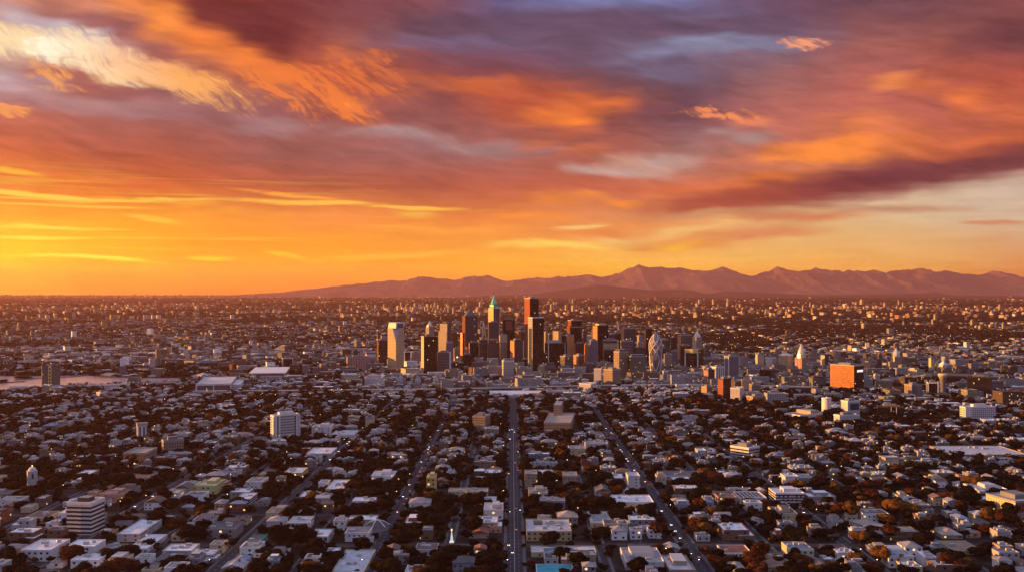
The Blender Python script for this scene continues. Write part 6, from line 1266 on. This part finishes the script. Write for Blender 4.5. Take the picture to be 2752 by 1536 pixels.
# lake: small wooded islet and piers
def pier(pts, w, name, label):
    q = MB()
    for (x0, y0), (x1, y1) in zip(pts, pts[1:]):
        A, B_ = Vector(gpt(x0, y0)), Vector(gpt(x1, y1)); dv = (B_ - A).normalized(); nn = Vector((-dv.y, dv.x, 0)) * w / 2
        lo = [A - nn, B_ - nn, B_ + nn, A + nn]; q.face([p + Vector((0, 0, 1.6)) for p in lo])
        for i in range(4): a, b_ = lo[i], lo[(i + 1) % 4]; q.face([a, b_, b_ + Vector((0, 0, 1.6)), a + Vector((0, 0, 1.6))])
    return tag(q.build(name, plain('pier_wood', (.13, .11, .11))), label, 'pier')
pier([(-10, 1027), (30, 1026), (66, 1024)], 9, 'pier', 'dark low pier at the left edge of the lake')
pier([(70, 1020), (100, 1015), (113, 1014)], 9, 'pier', 'short causeway left of the grey lakeside tower')
pier([(158, 1013), (200, 1011), (236, 1007)], 12, 'pier', 'pale breakwater right of the grey lakeside tower')
pier([(268, 1011), (330, 1012), (400, 1014), (440, 1012), (512, 1009)], 11, 'pier', 'long white-edged marina quay on the far shore')
def islet(px_, py_, w, d, label):
    x, y, _ = gpt(px_, py_); root = tag(empty('islet', (x, y, 0)), label, 'islet'); q = MB(); q.loft([(-.2, w, d), (1.2, w * .8, d * .8)], n=10); q.build('bank', m_bark, root)
    V, T_, C3 = crown_arrays(int(px_), 8, 2, 200, .12); o = bpy.data.objects.new('shrubs', tri_mesh('shrubs', V * np.array([w * .42, d * .4, 5]), T_, C3[:, None] * np.array(FOL[0][1])[None], m_leaf)); col.objects.link(o); o.parent = root
islet(62, 1017, 42, 60, 'small dark wooded islet in the middle of the lake'); islet(4, 1027, 26, 60, 'dark shrubby point at the left edge of the lake')
# ------------------------------------------------------------------ cars and lamps
CARC = [('white', (.6, .6, .62)), ('silver', (.35, .35, .37)), ('black', (.02, .02, .025)), ('red', (.3, .03, .02)), ('blue', (.04, .07, .18))]
m_headl = plain('headlight', (.8, .8, .8), emis=(1, .93, .8), estr=3.0); m_tail = plain('taillight', (.4, .02, .01), emis=(1, .16, .05), estr=.9); m_tyre = plain('tyre', (.02, .02, .02))
CARM = {}
for cn, cc in CARC:
    q = MB(); q.loft([(.3, 1.75, 4.3), (.75, 1.85, 4.5), (1.0, 1.7, 4.3)]); bodym = q.mesh('car_body', [plain('paint_' + cn, cc, .35)])
    CARM[cn] = bodym
q = MB(); q.loft([(1.0, 1.6, 2.5, 0, -.15), (1.45, 1.3, 1.6, 0, -.2)]); CABIN = q.mesh('cabin', [m_glass])
q = MB(); q.box(-.26, .26, -.12, .12, -.12, .12, bottom=True); HEADM, TAILM = q.mesh('headlight', [m_headl]), q.mesh('taillight', [m_tail])
q = MB(); q.tube((-.12, 0, 0), (.12, 0, 0), .33, n=8); WHEELM = q.mesh('wheel', [m_tyre])
def add_child(nm, me, root, loc):
    o = bpy.data.objects.new(nm, me); col.objects.link(o); o.parent = root; o.location = loc; return o
def car(x, y, rot, detail, lit, label, group):
    cn = rnd.choice([c[0] for c in CARC] + ['white', 'silver']); root = tag(empty('car', (x, y, .1), rot), '%s %s' % (cn, label), 'car', group)
    add_child('body', CARM[cn], root, (0, 0, 0)); add_child('cabin', CABIN, root, (0, 0, 0))
    if lit:
        for sx in (-.6, .6):
            add_child('headlight', HEADM, root, (sx, 2.2, .75))
            add_child('taillight', TAILM, root, (sx, -2.2, .8))
    if detail:
        for sx in (-.8, .8):
            for sy in (-1.35, 1.35): add_child('wheel', WHEELM, root, (sx, sy, .33))
ncar = 0
for x, w, y0, y1, n, nm in [(2, 13, 725, 1500, 12, 'the central avenue'), (144, 11, 770, 1500, 26, 'the busy road right of the avenue'), (-108, 10, 860, 1500, 22, 'the road left of the avenue'), (-222, 10, 740, 1500, 14, 'the second road left of the avenue'), (276, 9, 850, 1300, 6, 'the far right road'), (-362, 9, 730, 1000, 5, 'the far left road')]:
    ysl = sorted(rnd.uniform(y0, y1) for _ in range(n)); last = 0; kroad = 0
    for y in ysl:
        if y - last < 7: continue
        last = y; lane = rnd.choice([-1, 1]) * w * rnd.choice([.13, .36] if w > 12 else [.22]); towards = lane < 0
        ncar += 1; kroad += 1; car(x + lane, y, math.pi if towards else 0, y < 1000, True, 'car, %s from the front on %s' % (ORD(kroad), nm), 'cars on the roads')
pk = 0; grp_c = {}
cars_lots = [(-62, 1035, 3, 11), (-58, 1055, 3, 10), (-150, 870, 2, 8), (210, 1100, 2, 8), (230, 1190, 2, 9), (60, 905 + 20, 2, 6), (380, 880, 2, 7), (-262, 900, 2, 7), (440, 960, 2, 6), (90, 1190, 2, 8), (-400, 1000, 2, 8), (520, 1080, 2, 7)]
lotg = MB()
for lx, ly, rws, nn in cars_lots:
    placed = False
    for tryk in range(60):
        ax, ay = lx + rnd.uniform(-30, 30) * (tryk > 0), ly + rnd.uniform(-30, 30) * (tryk > 0); W_ = nn * 2.9; D_ = rws * 8
        if abs(ax) < view_half(ay): placed = True; break
    lotg.face([(ax - 2, ay - 3, .045), (ax + W_ + 1, ay - 3, .045), (ax + W_ + 1, ay + D_, .045), (ax - 2, ay + D_, .045)])
    for rr in range(rws):
        for c in range(nn):
            if rnd.random() < .2: continue
            X_, Y_ = ax + c * 2.9, ay + rr * 8; i_, j_ = int((X_ - OX0) / OC), int((Y_ - OY0) / OC)
            if OCC[i_, j_] or OCC[i_ + 1, j_ + 1]: continue
            k_, s_, row = block_of(X_, Y_); car(X_, Y_, rnd.choice([0, math.pi]), False, False, 'car parked in %s block %s of avenue, row %d, %s in line %d' % (ORD(k_), s_, row, ORD(c + 1), rr + 1), 'parked cars')
tag(lotg.build('parking_yard', m_road), kind='structure')
# street lamps
q = MB(); q.tube((0, 0, 0), (0, 0, 8.4), .12, .08, 5); q.tube((0, 0, 8.3), (1.8, 0, 8.6), .07, .06, 4); POLE = q.mesh('pole', [plain('lamp_pole', (.12, .12, .12), .5, .5)])
q = MB(); q.loft([(-.14, .7, .4), (.12, .7, .4)], n=8); HEADW, HEADC = q.mesh('lamp_head', [m_lamp]), q.mesh('lamp_head', [m_lampw])
def street_lamp(x, y, s_, label): 
    root = tag(empty('street_lamp', (x, y, .1), 0 if s_ > 0 else math.pi), label, 'street lamp', 'street lamps'); add_child('pole', POLE, root, (0, 0, 0)); warm = rnd.random() < .7
    o = add_child('lamp_head', HEADW if warm else HEADC, root, (1.9, 0, 8.5)); 
    root['label'] = ('warm orange ' if warm else 'cold white ') + label
for x, w, y1, nm in [(2, 13, 1500, 'the central avenue'), (144, 11, 1500, 'the busy right road'), (-108, 10, 1500, 'the first left road'), (-222, 10, 1500, 'the second left road'), (276, 9, 1300, 'the far right road'), (-362, 9, 1000, 'the far left road')]:
    y = 735 if abs(x) < 300 else 790; k = 0
    while y < y1:
        k += 1; s_ = 1 if k % 2 else -1; street_lamp(x - s_ * (w / 2 + .8), y, s_, 'street lamp, %s along %s' % (ORD(k), nm)); y += rnd.uniform(110, 190)
nl = 0
while nl < 60:
    y = rnd.uniform(760, 1500); x = rnd.uniform(-.5, .5) * y; i_, j_ = int((x - OX0) / OC), int((y - OY0) / OC)
    if OCC[i_, j_]: continue
    nl += 1; street_lamp(x, y, 1, 'yard lamp, %s' % where(x, y, 'l'))
# the lights of the streets farther out
LB = Bulk(); n = 1000; Y = np.sqrt(rng.uniform(1350 ** 2, 5200 ** 2, n)); X = rng.uniform(-.52, .52, n) * Y; s = ~in_water(X, Y); X, Y = X[s], Y[s]; n = len(X)
V, T_ = ICO[1]; R = rng.uniform(.2, .5, n) * (Y / 2300) ** .5; Z = rng.uniform(5, 12, n)
for wm in (0, 1):
    s = (rng.random(n) < .68) if wm == 0 else ~s0_
    if wm == 0: s0_ = s
    m_ = int(s.sum()); VV = V[None] * R[s][:, None, None] + np.stack([X[s], Y[s], Z[s]], -1)[:, None, :]
    LB.add(VV, T=T_[None] + (np.arange(m_) * len(V))[:, None, None], tm=np.full((m_, len(T_)), wm), tc=np.ones((m_, len(T_), 3)))
o = LB.build('distant_street_lights', [m_lamp, m_lampw], uv=False); tag(o, 'scattered points of street light across the distant city', kind='stuff')
# ------------------------------------------------------------------ haze
m = bpy.data.materials.new('haze_mat'); m.use_nodes = True; m.node_tree.nodes.clear(); N = NT(m.node_tree)
out = N.n('ShaderNodeOutputMaterial'); pv = N.n('ShaderNodeVolumePrincipled'); N.l(pv.outputs[0], out.inputs['Volume'])
pv.inputs['Color'].default_value = (0.68, 0.33, 0.275, 1); pv.inputs['Density'].default_value = HAZE_D; pv.inputs['Anisotropy'].default_value = 0.35
q = MB(); q.box(-31000, 31000, -1500, 36600, -8, 900, bottom=True); o = q.build('haze', m); tag(o, kind='stuff'); o.display_type = 'WIRE'
